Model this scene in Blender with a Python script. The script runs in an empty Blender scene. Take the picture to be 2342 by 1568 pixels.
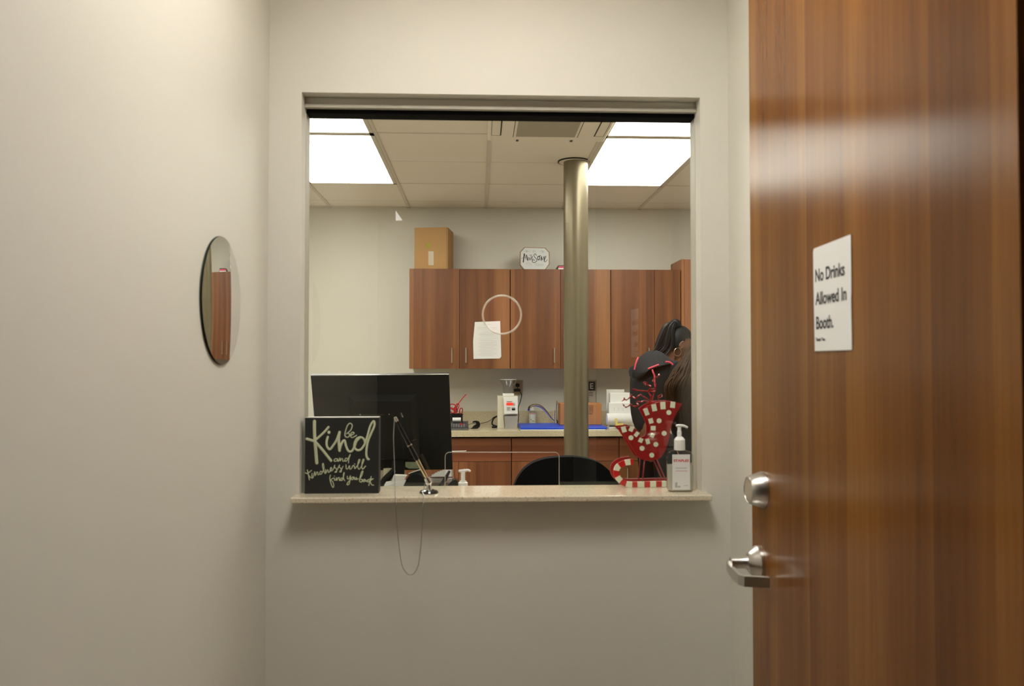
import bpy, bmesh, math, random
from mathutils import Vector, Matrix
random.seed(7)
SC = bpy.context.scene
COL = SC.collection

# ---------------------------------------------------------------- camera
FPX = 1860.0
YAW, PITCH = math.radians(2.34), math.radians(1.36)
EYE = Vector((0, 0, 1.40))
cam_d = bpy.data.cameras.new('camera'); cam = bpy.data.objects.new('camera', cam_d); COL.objects.link(cam)
cam.location = EYE
cam.rotation_euler = (math.pi / 2 + PITCH, 0, -YAW)
cam_d.sensor_fit = 'HORIZONTAL'; cam_d.sensor_width = 36.0
cam_d.lens = 36.0 * FPX / 2342.0
cam_d.clip_start = 0.02
cam_d.dof.use_dof = True; cam_d.dof.focus_distance = 5.6
cam_d.dof.aperture_fstop = 6.0
SC.camera = cam

# ---------------------------------------------------------------- world / colour
w = bpy.data.worlds.new('world'); SC.world = w; w.use_nodes = True
w.node_tree.nodes['Background'].inputs[0].default_value = (1.0, 0.9, 0.75, 1)
w.node_tree.nodes['Background'].inputs[1].default_value = 0.02
SC.view_settings.view_transform = 'Standard'
SC.view_settings.look = 'None'
SC.view_settings.gamma = 1.0
SC.view_settings.use_curve_mapping = False
SC.view_settings.exposure = 0.0
L_ROOM = 12.5       # ceiling panels of the back room
L_BOOTH = 22.0       # ceiling panel of the booth
C_ROOM = (1.0, 0.95, 0.865)
C_BOOTH = (0.99, 0.975, 0.93)

# measured directions: where a point of the photo lies on a plane of the room
_F = Vector((math.sin(YAW) * math.cos(PITCH), math.cos(YAW) * math.cos(PITCH), math.sin(PITCH)))
_R = Vector((math.cos(YAW), -math.sin(YAW), 0)); _U = _R.cross(_F)
def ray(x, y): return _F * FPX + _R * (x - 1171) - _U * (y - 784)
def at(x, y, Y):
    d = ray(x, y); return EYE + d * (Y / d.y)

# ---------------------------------------------------------------- materials
def newmat(name):
    m = bpy.data.materials.new(name); m.use_nodes = True
    return m, m.node_tree, m.node_tree.nodes['Principled BSDF']
def lnk(nt, a, b): nt.links.new(a, b)
def plain(name, col, rough=0.5, metal=0.0, spec=0.5, bump=0.0, bscale=200.0, var=0.0, vscale=8.0, coat=0.0, sheen=0.0):
    m, nt, b = newmat(name)
    b.inputs['Base Color'].default_value = (*col, 1)
    b.inputs['Roughness'].default_value = rough
    b.inputs['Metallic'].default_value = metal
    b.inputs['Specular IOR Level'].default_value = spec
    b.inputs['Coat Weight'].default_value = coat
    b.inputs['Sheen Weight'].default_value = sheen
    tc = nt.nodes.new('ShaderNodeTexCoord')
    if var > 0 or bump == 0:
        n = nt.nodes.new('ShaderNodeTexNoise'); n.inputs['Scale'].default_value = vscale
        n.inputs['Detail'].default_value = 5
        lnk(nt, tc.outputs['Object'], n.inputs['Vector'])
        mx = nt.nodes.new('ShaderNodeMix'); mx.data_type = 'RGBA'
        v = max(var, 0.03)
        mx.inputs[6].default_value = (*[c * (1 - v) for c in col], 1)
        mx.inputs[7].default_value = (*[min(1, c * (1 + v)) for c in col], 1)
        lnk(nt, n.outputs['Fac'], mx.inputs[0]); lnk(nt, mx.outputs[2], b.inputs['Base Color'])
    if bump > 0:
        n2 = nt.nodes.new('ShaderNodeTexNoise'); n2.inputs['Scale'].default_value = bscale
        lnk(nt, tc.outputs['Object'], n2.inputs['Vector'])
        bp = nt.nodes.new('ShaderNodeBump'); bp.inputs['Strength'].default_value = bump
        bp.inputs['Distance'].default_value = 0.001
        lnk(nt, n2.outputs['Fac'], bp.inputs['Height']); lnk(nt, bp.outputs[0], b.inputs['Normal'])
    return m
def wood(name, dark, mid, light, rough=0.4, axis='Z', stave=9.0, coat=0.0, seed=0.0, contrast=0.35):
    """veneer in staves: grain runs along axis"""
    m, nt, b = newmat(name)
    b.inputs['Roughness'].default_value = rough; b.inputs['Coat Weight'].default_value = coat
    b.inputs['Coat Roughness'].default_value = 0.2
    tc = nt.nodes.new('ShaderNodeTexCoord')
    mp = nt.nodes.new('ShaderNodeMapping'); mp.inputs['Location'].default_value = (seed, seed * 1.7, 0)
    s = {'Z': (1, 1, 0.04), 'X': (0.04, 1, 1)}[axis]
    mp.inputs['Scale'].default_value = s
    lnk(nt, tc.outputs['Object'], mp.inputs['Vector'])
    n1 = nt.nodes.new('ShaderNodeTexNoise'); n1.inputs['Scale'].default_value = stave; n1.inputs['Detail'].default_value = 2
    n1.inputs['Distortion'].default_value = 0.3
    lnk(nt, mp.outputs[0], n1.inputs['Vector'])
    n2 = nt.nodes.new('ShaderNodeTexNoise'); n2.inputs['Scale'].default_value = 90; n2.inputs['Detail'].default_value = 6
    lnk(nt, mp.outputs[0], n2.inputs['Vector'])
    v = nt.nodes.new('ShaderNodeTexVoronoi'); v.inputs['Scale'].default_value = stave * 1.1; v.feature = 'F1'
    mp2 = nt.nodes.new('ShaderNodeMapping'); mp2.inputs['Scale'].default_value = {'Z': (1, 1, 0.0), 'X': (0.0, 1, 1)}[axis]
    mp2.inputs['Location'].default_value = (seed * 2.3, seed, 0.2)
    lnk(nt, tc.outputs['Object'], mp2.inputs['Vector']); lnk(nt, mp2.outputs[0], v.inputs['Vector'])
    sep = nt.nodes.new('ShaderNodeSeparateColor'); lnk(nt, v.outputs['Color'], sep.inputs[0])
    a1 = nt.nodes.new('ShaderNodeMath'); a1.operation = 'MULTIPLY_ADD'; a1.inputs[1].default_value = contrast
    lnk(nt, sep.outputs[0], a1.inputs[0])
    a0 = nt.nodes.new('ShaderNodeMath'); a0.operation = 'MULTIPLY_ADD'; a0.inputs[1].default_value = 0.9; a0.inputs[2].default_value = -0.15 + (0.35 - contrast) / 2
    lnk(nt, n1.outputs['Fac'], a0.inputs[0]); lnk(nt, a0.outputs[0], a1.inputs[2])
    a2 = nt.nodes.new('ShaderNodeMath'); a2.operation = 'MULTIPLY_ADD'; a2.inputs[1].default_value = 0.25
    a3 = nt.nodes.new('ShaderNodeMath'); a3.operation = 'ADD'; a3.inputs[1].default_value = -0.12
    lnk(nt, n2.outputs['Fac'], a2.inputs[0]); lnk(nt, a1.outputs[0], a2.inputs[2]); lnk(nt, a2.outputs[0], a3.inputs[0])
    cr = nt.nodes.new('ShaderNodeValToRGB'); e = cr.color_ramp.elements
    e[0].position = 0.2; e[0].color = (*dark, 1); e[1].position = 0.8; e[1].color = (*light, 1)
    k = e.new(0.5); k.color = (*mid, 1)
    lnk(nt, a3.outputs[0], cr.inputs[0]); lnk(nt, cr.outputs[0], b.inputs['Base Color'])
    return m
def quartz(name, base, rough=0.12):
    m, nt, b = newmat(name); b.inputs['Roughness'].default_value = rough
    tc = nt.nodes.new('ShaderNodeTexCoord')
    prev = None
    cols = [((0.42, 0.15, 0.04), 95, 0.25), ((0.42, 0.28, 0.10), 190, 0.32), ((0.85, 0.80, 0.66), 300, 0.30)]
    rgb = nt.nodes.new('ShaderNodeRGB'); rgb.outputs[0].default_value = (*base, 1); prev = rgb.outputs[0]
    for c, sc, th in cols:
        v = nt.nodes.new('ShaderNodeTexVoronoi'); v.inputs['Scale'].default_value = sc
        lnk(nt, tc.outputs['Object'], v.inputs['Vector'])
        r = nt.nodes.new('ShaderNodeValToRGB'); r.color_ramp.elements[0].position = th * 0.7; r.color_ramp.elements[1].position = th
        r.color_ramp.elements[0].color = (0.6, 0.6, 0.6, 1); r.color_ramp.elements[1].color = (0, 0, 0, 1)
        lnk(nt, v.outputs['Distance'], r.inputs[0])
        mx = nt.nodes.new('ShaderNodeMix'); mx.data_type = 'RGBA'; mx.inputs[7].default_value = (*c, 1)
        lnk(nt, r.outputs[0], mx.inputs[0]); lnk(nt, prev, mx.inputs[6]); prev = mx.outputs[2]
    lnk(nt, prev, b.inputs['Base Color']); return m
def glass(name, tint=(0.96, 0.985, 0.97), rough=0.0, ior=1.5):
    m, nt, b = newmat(name); nt.nodes.remove(b)
    out = nt.nodes['Material Output']
    t = nt.nodes.new('ShaderNodeBsdfTransparent'); t.inputs[0].default_value = (*tint, 1)
    g = nt.nodes.new('ShaderNodeBsdfGlossy'); g.inputs['Roughness'].default_value = rough
    lw = nt.nodes.new('ShaderNodeLayerWeight'); lw.inputs[0].default_value = 0.5
    pw = nt.nodes.new('ShaderNodeMath'); pw.operation = 'POWER'; pw.inputs[1].default_value = 5.0
    f0 = ((ior - 1) / (ior + 1)) ** 2
    f = nt.nodes.new('ShaderNodeMath'); f.operation = 'MULTIPLY_ADD'; f.inputs[1].default_value = 1 - f0; f.inputs[2].default_value = f0
    lnk(nt, lw.outputs['Facing'], pw.inputs[0]); lnk(nt, pw.outputs[0], f.inputs[0])
    mx = nt.nodes.new('ShaderNodeMixShader')
    lnk(nt, f.outputs[0], mx.inputs[0]); lnk(nt, t.outputs[0], mx.inputs[1]); lnk(nt, g.outputs[0], mx.inputs[2])
    lnk(nt, mx.outputs[0], out.inputs[0]); return m
def frost(name, col, alpha):
    m, nt, b = newmat(name); b.inputs['Base Color'].default_value = (*col, 1)
    b.inputs['Alpha'].default_value = alpha; b.inputs['Roughness'].default_value = 0.15; return m
def emit(name, col, strength):
    m, nt, b = newmat(name); b.inputs['Base Color'].default_value = (0.9, 0.9, 0.9, 1)
    b.inputs['Emission Color'].default_value = (*col, 1); b.inputs['Emission Strength'].default_value = strength
    return m

M = {}
M['paint'] = plain('wall_paint', (0.68, 0.655, 0.58), 0.55, bump=0.12, bscale=260, var=0.01, vscale=2)
M['ceil'] = plain('ceiling_tile', (0.90, 0.83, 0.73), 0.9, bump=0.6, bscale=160, var=0.02, vscale=60)
M['grid'] = plain('ceiling_grid', (0.70, 0.64, 0.55), 0.6)
M['floor'] = plain('floor_vinyl', (0.48, 0.42, 0.32), 0.5, var=0.1)
M['cab'] = wood('cabinet_veneer', (0.110, 0.034, 0.011), (0.195, 0.071, 0.022), (0.30, 0.130, 0.048), 0.45, seed=1.3)
M['cabx'] = wood('drawer_veneer', (0.10, 0.028, 0.011), (0.165, 0.050, 0.018), (0.24, 0.085, 0.035), 0.42, axis='X', seed=4.1)
M['tall'] = wood('tall_panel_veneer', (0.26, 0.085, 0.03), (0.36, 0.14, 0.045), (0.42, 0.18, 0.06), 0.5, seed=2.2)
M['door'] = wood('door_veneer', (0.080, 0.021, 0.0025), (0.165, 0.056, 0.006), (0.30, 0.122, 0.018), 0.26, stave=7.0, coat=0.0, seed=0.6, contrast=0.22)
bd = M['door'].node_tree.nodes['Principled BSDF']; bd.inputs['Anisotropic'].default_value = 0.75; bd.inputs['Anisotropic Rotation'].default_value = 0.25
bd.inputs['Specular IOR Level'].default_value = 0.48
tg = M['door'].node_tree.nodes.new('ShaderNodeCombineXYZ'); tg.inputs[2].default_value = 1.0
M['door'].node_tree.links.new(tg.outputs[0], bd.inputs['Tangent'])
M['doordark'] = wood('back_door_veneer', (0.10, 0.04, 0.015), (0.15, 0.06, 0.02), (0.22, 0.09, 0.03), 0.5, seed=0.9)
M['black_in'] = plain('cabinet_gap_black', (0.012, 0.007, 0.005), 0.8)
M['quartz'] = quartz('sill_quartz', (0.64, 0.57, 0.43))
M['quartz2'] = quartz('counter_quartz', (0.56, 0.49, 0.34), 0.2)
M['alu'] = plain('painted_aluminium', (0.52, 0.50, 0.43), 0.35)
M['gasket'] = plain('black_gasket', (0.004, 0.004, 0.005), 0.8, spec=0.1)
M['chrome'] = plain('chrome', (0.80, 0.80, 0.81), 0.20, metal=1.0)
M['satin'] = plain('satin_nickel', (0.62, 0.60, 0.57), 0.28, metal=1.0)
M['satin_g'] = plain('satin_gold', (0.72, 0.60, 0.40), 0.28, metal=1.0)
M['pipe'] = plain('column_paint', (0.21, 0.175, 0.112), 0.30, metal=0.45, bump=0.1, bscale=60)
M['mirror'] = plain('mirror_silver', (0.90, 0.90, 0.88), 0.015, metal=1.0)
M['mirror_edge'] = plain('mirror_edge', (0.05, 0.06, 0.05), 0.3)
M['blackpl'] = plain('black_plastic', (0.007, 0.007, 0.007), 0.45, spec=0.3)
M['blackgl'] = plain('glossy_black', (0.01, 0.01, 0.011), 0.12)
M['chalk'] = plain('board_black', (0.012, 0.013, 0.012), 0.5, bump=0.2, bscale=40)
M['chalkw'] = plain('board_letter_paint', (0.52, 0.55, 0.36), 0.8, var=0.1, vscale=60)
M['boardtop'] = plain('board_edge_wood', (0.05, 0.05, 0.045), 0.6)
M['red'] = plain('red_paint', (0.33, 0.008, 0.012), 0.35)
M['redbright'] = plain('bright_red_paint', (0.65, 0.014, 0.014), 0.35)
M['ribbon'] = plain('red_ribbon', (0.42, 0.008, 0.012), 0.22)
M['redplastic'] = plain('red_plastic', (0.50, 0.02, 0.03), 0.35)
M['cream'] = plain('cream_paint', (0.85, 0.83, 0.66), 0.6, var=0.06, vscale=80)
M['white'] = plain('white_plastic', (0.78, 0.77, 0.74), 0.35)
M['paper'] = plain('paper', (0.74, 0.73, 0.71), 0.8)
M['ink'] = plain('black_ink', (0.015, 0.012, 0.015), 0.7)
M['greyink'] = plain('grey_ink', (0.42, 0.41, 0.40), 0.8)
M['card'] = plain('cardboard', (0.42, 0.24, 0.095), 0.8, var=0.06, vscale=6)
M['card2'] = plain('orange_cardboard', (0.42, 0.175, 0.06), 0.8, var=0.06, vscale=6)
M['tape'] = frost('packing_tape', (0.85, 0.80, 0.68), 0.45)
M['glass'] = glass('window_glass')
M['clear'] = glass('clear_plastic', (0.95, 0.955, 0.96), 0.12, 1.3)
M['gel'] = glass('bottle_plastic', (0.90, 0.91, 0.90), 0.03, 1.45)
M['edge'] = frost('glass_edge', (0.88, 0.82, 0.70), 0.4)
M['machine'] = plain('machine_ivory', (0.62, 0.58, 0.46), 0.4)
M['outlet'] = plain('ivory_plate', (0.42, 0.33, 0.20), 0.5)
M['blue'] = plain('blue_board', (0.012, 0.07, 0.62), 0.4)
M['led'] = emit('red_display', (1.0, 0.02, 0.008), 1.6)
M['led'].node_tree.nodes['Principled BSDF'].inputs['Base Color'].default_value = (0.3, 0.02, 0.01, 1)
M['skin'] = plain('brown_skin', (0.20, 0.085, 0.045), 0.5, var=0.08)
M['skin2'] = plain('light_skin', (0.48, 0.28, 0.18), 0.5, var=0.06)
M['hair'] = plain('black_hair', (0.008, 0.007, 0.008), 0.5, spec=0.25, bump=0.4, bscale=90)
M['hair2'] = plain('dark_brown_hair', (0.032, 0.017, 0.009), 0.75, spec=0.06, bump=0.4, bscale=90, var=0.6, vscale=25)
M['hoodie'] = plain('charcoal_fabric', (0.026, 0.026, 0.029), 0.9, spec=0.15, bump=0.4, bscale=300, var=0.15)
M['blackfab'] = plain('black_fabric', (0.006, 0.006, 0.007), 0.95, spec=0.15, bump=0.4, bscale=300, var=0.2)
M['pink'] = plain('pink_piping', (0.62, 0.06, 0.10), 0.6)
M['pinkcard'] = plain('pink_cloth', (0.65, 0.05, 0.14), 0.6)
M['greencloth'] = plain('dark_green_cloth', (0.06, 0.09, 0.05), 0.8)
M['label_green'] = plain('label_green', (0.25, 0.38, 0.08), 0.6)
M['label_red'] = plain('label_red', (0.70, 0.05, 0.05), 0.6)
M['yellow'] = plain('yellow_paper', (0.75, 0.60, 0.15), 0.7)
M['darkgrey'] = plain('dark_grey_plastic', (0.05, 0.053, 0.055), 0.45)
M['keys'] = plain('grey_keys', (0.20, 0.20, 0.20), 0.5)
M['goldframe'] = plain('brown_frame', (0.30, 0.15, 0.06), 0.5)
M['signwhite'] = plain('pale_board', (0.66, 0.68, 0.68), 0.6)
M['pale_sticker'] = plain('pale_green_sticker', (0.28, 0.32, 0.22), 0.6, var=0.3, vscale=60)
M['hall'] = plain('hall_wall', (0.16, 0.12, 0.08), 0.8)
M['diff'] = emit('lamp_diffuser_room', C_ROOM, L_ROOM)
M['diffb'] = emit('lamp_diffuser_booth', C_BOOTH, L_BOOTH)

# ---------------------------------------------------------------- mesh builder
def catmull(pts, n=6):
    pts = [Vector(p) for p in pts]
    if len(pts) < 3: return pts
    out = []
    for i in range(len(pts) - 1):
        p0 = pts[max(i - 1, 0)]; p1 = pts[i]; p2 = pts[i + 1]; p3 = pts[min(i + 2, len(pts) - 1)]
        for k in range(n):
            t = k / n
            out.append(0.5 * ((2 * p1) + (p2 - p0) * t + (2 * p0 - 5 * p1 + 4 * p2 - p3) * t * t + (3 * p1 - p0 - 3 * p2 + p3) * t ** 3))
    out.append(pts[-1]); return out
class MB:
    def __init__(s): s.bm = bmesh.new(); s.mi = 0
    def mat(s, i): s.mi = i; return s
    def _f(s, vs):
        try:
            f = s.bm.faces.new(vs); f.material_index = s.mi; return f
        except ValueError: return None
    def box(s, x0, x1, y0, y1, z0, z1, bev=0.0, rot=0.0, piv=None, seg=2):
        b = bmesh.new()
        vs = [b.verts.new((x, y, z)) for x in (x0, x1) for y in (y0, y1) for z in (z0, z1)]
        for q in ((0, 1, 3, 2), (4, 6, 7, 5), (0, 4, 5, 1), (2, 3, 7, 6), (0, 2, 6, 4), (1, 5, 7, 3)):
            b.faces.new([vs[i] for i in q])
        if bev > 0: bmesh.ops.bevel(b, geom=b.edges[:], offset=bev, segments=seg, affect='EDGES', profile=0.5)
        if rot:
            p = Vector(piv or ((x0 + x1) / 2, (y0 + y1) / 2, 0))
            bmesh.ops.transform(b, verts=b.verts, matrix=Matrix.Translation(p) @ Matrix.Rotation(rot, 4, 'Z') @ Matrix.Translation(-p))
        s._merge(b, False); return s
    def _merge(s, b, smooth=False):
        bmesh.ops.recalc_face_normals(b, faces=b.faces)
        mp = {v: s.bm.verts.new(v.co) for v in b.verts}
        for f in b.faces:
            nf = s.bm.faces.new([mp[v] for v in f.verts]); nf.material_index = s.mi; nf.smooth = smooth
        b.free()
    def hexa(s, c, smooth=False):
        """8 corners: front ring of 4 then back ring of 4"""
        b = bmesh.new(); v = [b.verts.new(p) for p in c]
        b.faces.new(v[0:4]); b.faces.new(v[4:8][::-1])
        for i in range(4): b.faces.new([v[i], v[4 + i], v[4 + (i + 1) % 4], v[(i + 1) % 4]])
        s._merge(b, smooth); return s
    def prism(s, pts, off, bev=0.0):
        b = bmesh.new(); off = Vector(off)
        a = [b.verts.new(p) for p in pts]; c = [b.verts.new(Vector(p) + off) for p in pts]
        b.faces.new(a); b.faces.new(c[::-1]); n = len(a)
        for i in range(n): b.faces.new([a[i], c[i], c[(i + 1) % n], a[(i + 1) % n]])
        if bev: bmesh.ops.bevel(b, geom=b.edges[:], offset=bev, segments=2, affect='EDGES')
        s._merge(b); return s
    def tube(s, pts, r, seg=10, smooth=0, cap=True, flat=None, closed=False):
        """r number or list; flat=(normal, thickness) makes an elliptic ribbon"""
        n0 = len(pts)
        if smooth:
            if isinstance(r, (list, tuple)):
                r = [v[0] for v in catmull([(q, 0, 0) for q in r], smooth)]
            pts = catmull(pts, smooth)
        pts = [Vector(p) for p in pts]; n = len(pts)
        if not isinstance(r, (list, tuple)): r = [r] * n
        rings = []; up = None
        for i in range(n):
            if closed: t = pts[(i + 1) % n] - pts[i - 1]
            else: t = pts[min(i + 1, n - 1)] - pts[max(i - 1, 0)]
            if t.length < 1e-9: t = Vector((0, 0, 1))
            t.normalize()
            if flat: u = Vector(flat[0]).normalized()
            else:
                if up is None:
                    up = Vector((0, 0, 1)) if abs(t.z) < 0.9 else Vector((0, 1, 0))
                u = up - t * up.dot(t)
                if u.length < 1e-5: u = t.orthogonal()
                u.normalize(); up = u
            v = t.cross(u); v.normalize()
            ru = flat[1] if flat else r[i]
            rings.append([s.bm.verts.new(pts[i] + u * (ru * math.cos(2 * math.pi * k / seg)) + v * (r[i] * math.sin(2 * math.pi * k / seg))) for k in range(seg)])
        m = n if closed else n - 1
        for i in range(m):
            A = rings[i]; B = rings[(i + 1) % n]
            for k in range(seg):
                f = s._f([A[k], A[(k + 1) % seg], B[(k + 1) % seg], B[k]])
                if f: f.smooth = True
        if cap and not closed: s._f(rings[0][::-1]); s._f(rings[-1])
        return s
    def lathe(s, prof, c, seg=24, axis=(0, 0, 1), sx=1.0, sy=1.0, cap=True):
        """prof: list of (radius, height along axis)"""
        ax = Vector(axis).normalized()
        u = Vector((1, 0, 0)) if abs(ax.x) < 0.9 else Vector((0, 1, 0))
        u = (u - ax * u.dot(ax)).normalized(); v = ax.cross(u); c = Vector(c); rings = []
        for (r, h) in prof:
            r = max(r, 1e-5)
            rings.append([s.bm.verts.new(c + ax * h + u * (r * sx * math.cos(2 * math.pi * k / seg)) + v * (r * sy * math.sin(2 * math.pi * k / seg))) for k in range(seg)])
        for A, B in zip(rings, rings[1:]):
            for k in range(seg):
                f = s._f([A[k], A[(k + 1) % seg], B[(k + 1) % seg], B[k]])
                if f: f.smooth = True
        if cap: s._f(rings[0][::-1]); s._f(rings[-1])
        return s
    def ball(s, c, r, seg=14, sc=(1, 1, 1), rot=None):
        b = bmesh.new(); bmesh.ops.create_uvsphere(b, u_segments=seg, v_segments=max(6, seg // 2 + 2), radius=r)
        m = Matrix.Translation(c) @ (rot.to_4x4() if rot else Matrix.Identity(4)) @ Matrix.Diagonal((*sc, 1))
        bmesh.ops.transform(b, verts=b.verts, matrix=m); s._merge(b, True); return s
def link(name, mb, mats, parent=None, origin=(0, 0, 0), autosmooth=True):
    o0 = Vector(origin)
    for v in mb.bm.verts: v.co -= o0
    me = bpy.data.meshes.new(name); mb.bm.normal_update()
    if autosmooth:
        for e in mb.bm.edges:
            if len(e.link_faces) == 2 and e.calc_face_angle(0.0) > math.radians(32): e.smooth = False
    mb.bm.to_mesh(me); mb.bm.free()
    if not isinstance(mats, (list, tuple)): mats = [mats]
    for m in mats: me.materials.append(M[m] if isinstance(m, str) else m)
    o = bpy.data.objects.new(name, me); COL.objects.link(o)
    if parent: o.parent = parent
    else: o.location = o0
    return o
def tag(o, label, cat, group=None, kind=None):
    o['label'] = label; o['category'] = cat
    if group: o['group'] = group
    if kind: o['kind'] = kind
    return o
def structure(name, mb, mats):
    o = link(name, mb, mats); o['kind'] = 'structure'; return o
class Thing:
    def __init__(s, name, label, cat, loc, group=None):
        s.o = bpy.data.objects.new(name, None); s.loc = Vector(loc); s.o.location = s.loc
        s.o.empty_display_size = 0.05
        COL.objects.link(s.o); tag(s.o, label, cat, group)
    def part(s, name, mb, mats, parent=None, label=None):
        o = link(name, mb, mats, parent or s.o, s.loc)
        if label: o['label'] = label
        return o
def solo(name, mb, mats, label, cat, loc, group=None, kind=None):
    return tag(link(name, mb, mats, None, loc), label, cat, group, kind)
def textmesh(body, size, mat, name, origin, xdir, updir, thing=None, parent=None, width=None, bold=0.0, align='LEFT', sy=1.0):
    """writing laid on a surface as a thin mesh"""
    cu = bpy.data.curves.new('t', 'FONT'); cu.body = body; cu.size = size; cu.align_x = align
    cu.extrude = 0.00015; cu.offset = bold
    to = bpy.data.objects.new('t', cu); COL.objects.link(to)
    dg = bpy.context.evaluated_depsgraph_get(); me = bpy.data.meshes.new_from_object(to.evaluated_get(dg))
    COL.objects.unlink(to); bpy.data.objects.remove(to)
    xs = [v.co.x for v in me.vertices]; wd = max(xs) - min(xs); sx = width / wd if width else 1.0
    X = Vector(xdir).normalized(); U = Vector(updir).normalized(); N = X.cross(U)
    off = Vector(origin) - (thing.loc if thing else Vector())
    for v in me.vertices: v.co = off + X * (v.co.x * sx) + U * (v.co.y * sy) + N * v.co.z
    me.materials.clear(); me.materials.append(M[mat]); me.name = name
    o = bpy.data.objects.new(name, me); COL.objects.link(o)
    o.parent = parent or thing.o
    return o

# ================================================================ ROOM SHELL
YW0, YW1 = 2.15, 2.25           # window wall, booth face and room face
XL, XR = -0.552, 0.67           # booth side walls
WX0, WX1, WZ0, WZ1 = -0.467, 0.594, 1.040, 2.112
CEIL = 2.62; YB = 6.41; RX0, RX1 = -2.4, 2.5
b = MB()
b.box(RX0, WX0, YW0, YW1, 0, 3.0); b.box(WX1, RX1, YW0, YW1, 0, 3.0)
b.box(WX0, WX1, YW0, YW1, WZ1, 3.0); b.box(WX0, WX1, YW0, YW1, 0, WZ0)
structure('wall_front', b, 'paint')
structure('wall_left', MB().box(XL - 0.12, XL, 0.0, YW0, 0, CEIL), 'paint')
b = MB(); b.box(XR, XR + 0.12, 0.86, YW0, 0, CEIL); b.box(XR, XR + 0.12, -1.3, 0.86, 2.44, CEIL); b.box(XR, XR + 0.12, -1.3, -0.10, 0, 2.44)
structure('wall_right', b, 'paint')
structure('wall_back', MB().box(RX0, RX1, YB, YB + 0.1, 0, 2.75), 'paint')
b = MB(); b.box(RX0 - 0.1, RX0, YW1, YB, 0, 2.75)
structure('wall_room_left', b, 'paint')
structure('wall_room_right', MB().box(RX1, RX1 + 0.1, YW1, YB, 0, 2.75), 'paint')
b = MB(); b.box(-2.6, 2.6, -2.7, -2.6, 0, 2.75); b.box(-2.7, -2.6, -2.7, YW0, 0, 2.75); b.box(2.6, 2.7, -2.7, YW0, 0, 2.75)
structure('wall_hall', b, 'hall')
structure('floor', MB().box(-2.7, 2.7, -2.7, YB + 0.1, -0.1, 0), 'floor')
LX0, LX1, LY0, LY1, LR = -0.25, 0.36, 1.00, 1.61, 0.17
b = MB(); b.box(-2.7, 2.7, -2.7, LY0, CEIL, CEIL + 0.2); b.box(-2.7, 2.7, LY1, YW0, CEIL, CEIL + 0.2); b.box(-2.7, LX0, LY0, LY1, CEIL, CEIL + 0.2); b.box(LX1, 2.7, LY0, LY1, CEIL, CEIL + 0.2)
b.box(RX0, RX1, YW1, YB, CEIL + 0.004, CEIL + 0.1)
structure('ceiling', b, 'ceil')
# hanging grid of the back room ceiling
G = 0.61; gx = [0.0555 + G * k for k in range(-4, 5)]
b = MB()
for x in gx:
    if RX0 < x < RX1: b.box(x - 0.012, x + 0.012, YW1, YB, CEIL - 0.003, CEIL + 0.006)
for y in (3.115, 4.335, 5.56): b.box(RX0, RX1, y - 0.007, y + 0.007, CEIL + 0.002, CEIL + 0.006)
for y in (2.505, 3.725, 4.95, 6.17): b.box(RX0, RX1, y - 0.0015, y + 0.0015, CEIL + 0.0030, CEIL + 0.006)
b.box(RX0, RX1, YB - 0.02, YB, CEIL - 0.003, CEIL + 0.004)
structure('trim_1', b, 'grid')
# window jamb channels and head track
b = MB()
b.box(WX0, WX0 + 0.0015, 2.20, 2.248, 1.055, 2.083); b.box(WX1 - 0.0015, WX1, 2.20, 2.248, 1.055, 2.083)
b.box(WX0, WX1, 2.19, 2.248, 2.083, WZ1, 0.002)
b.box(WX0, WX1, 2.184, 2.19, 2.083, 2.092, 0.001)
structure('trim_2', b, 'alu')
structure('trim_3', MB().box(WX0 + 0.002, WX1 - 0.002, 2.20, 2.248, 2.071, 2.083), 'gasket')
# door frame around the booth doorway (dark metal)
b = MB(); b.box(XR - 0.012, XR + 0.13, 0.815, 0.862, 0, 2.44); b.box(XR - 0.012, XR + 0.13, -0.10, -0.055, 0, 2.44); b.box(XR - 0.012, XR + 0.13, -0.10, 0.862, 2.41, 2.45)
structure('trim_4', b, 'gasket')

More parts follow.
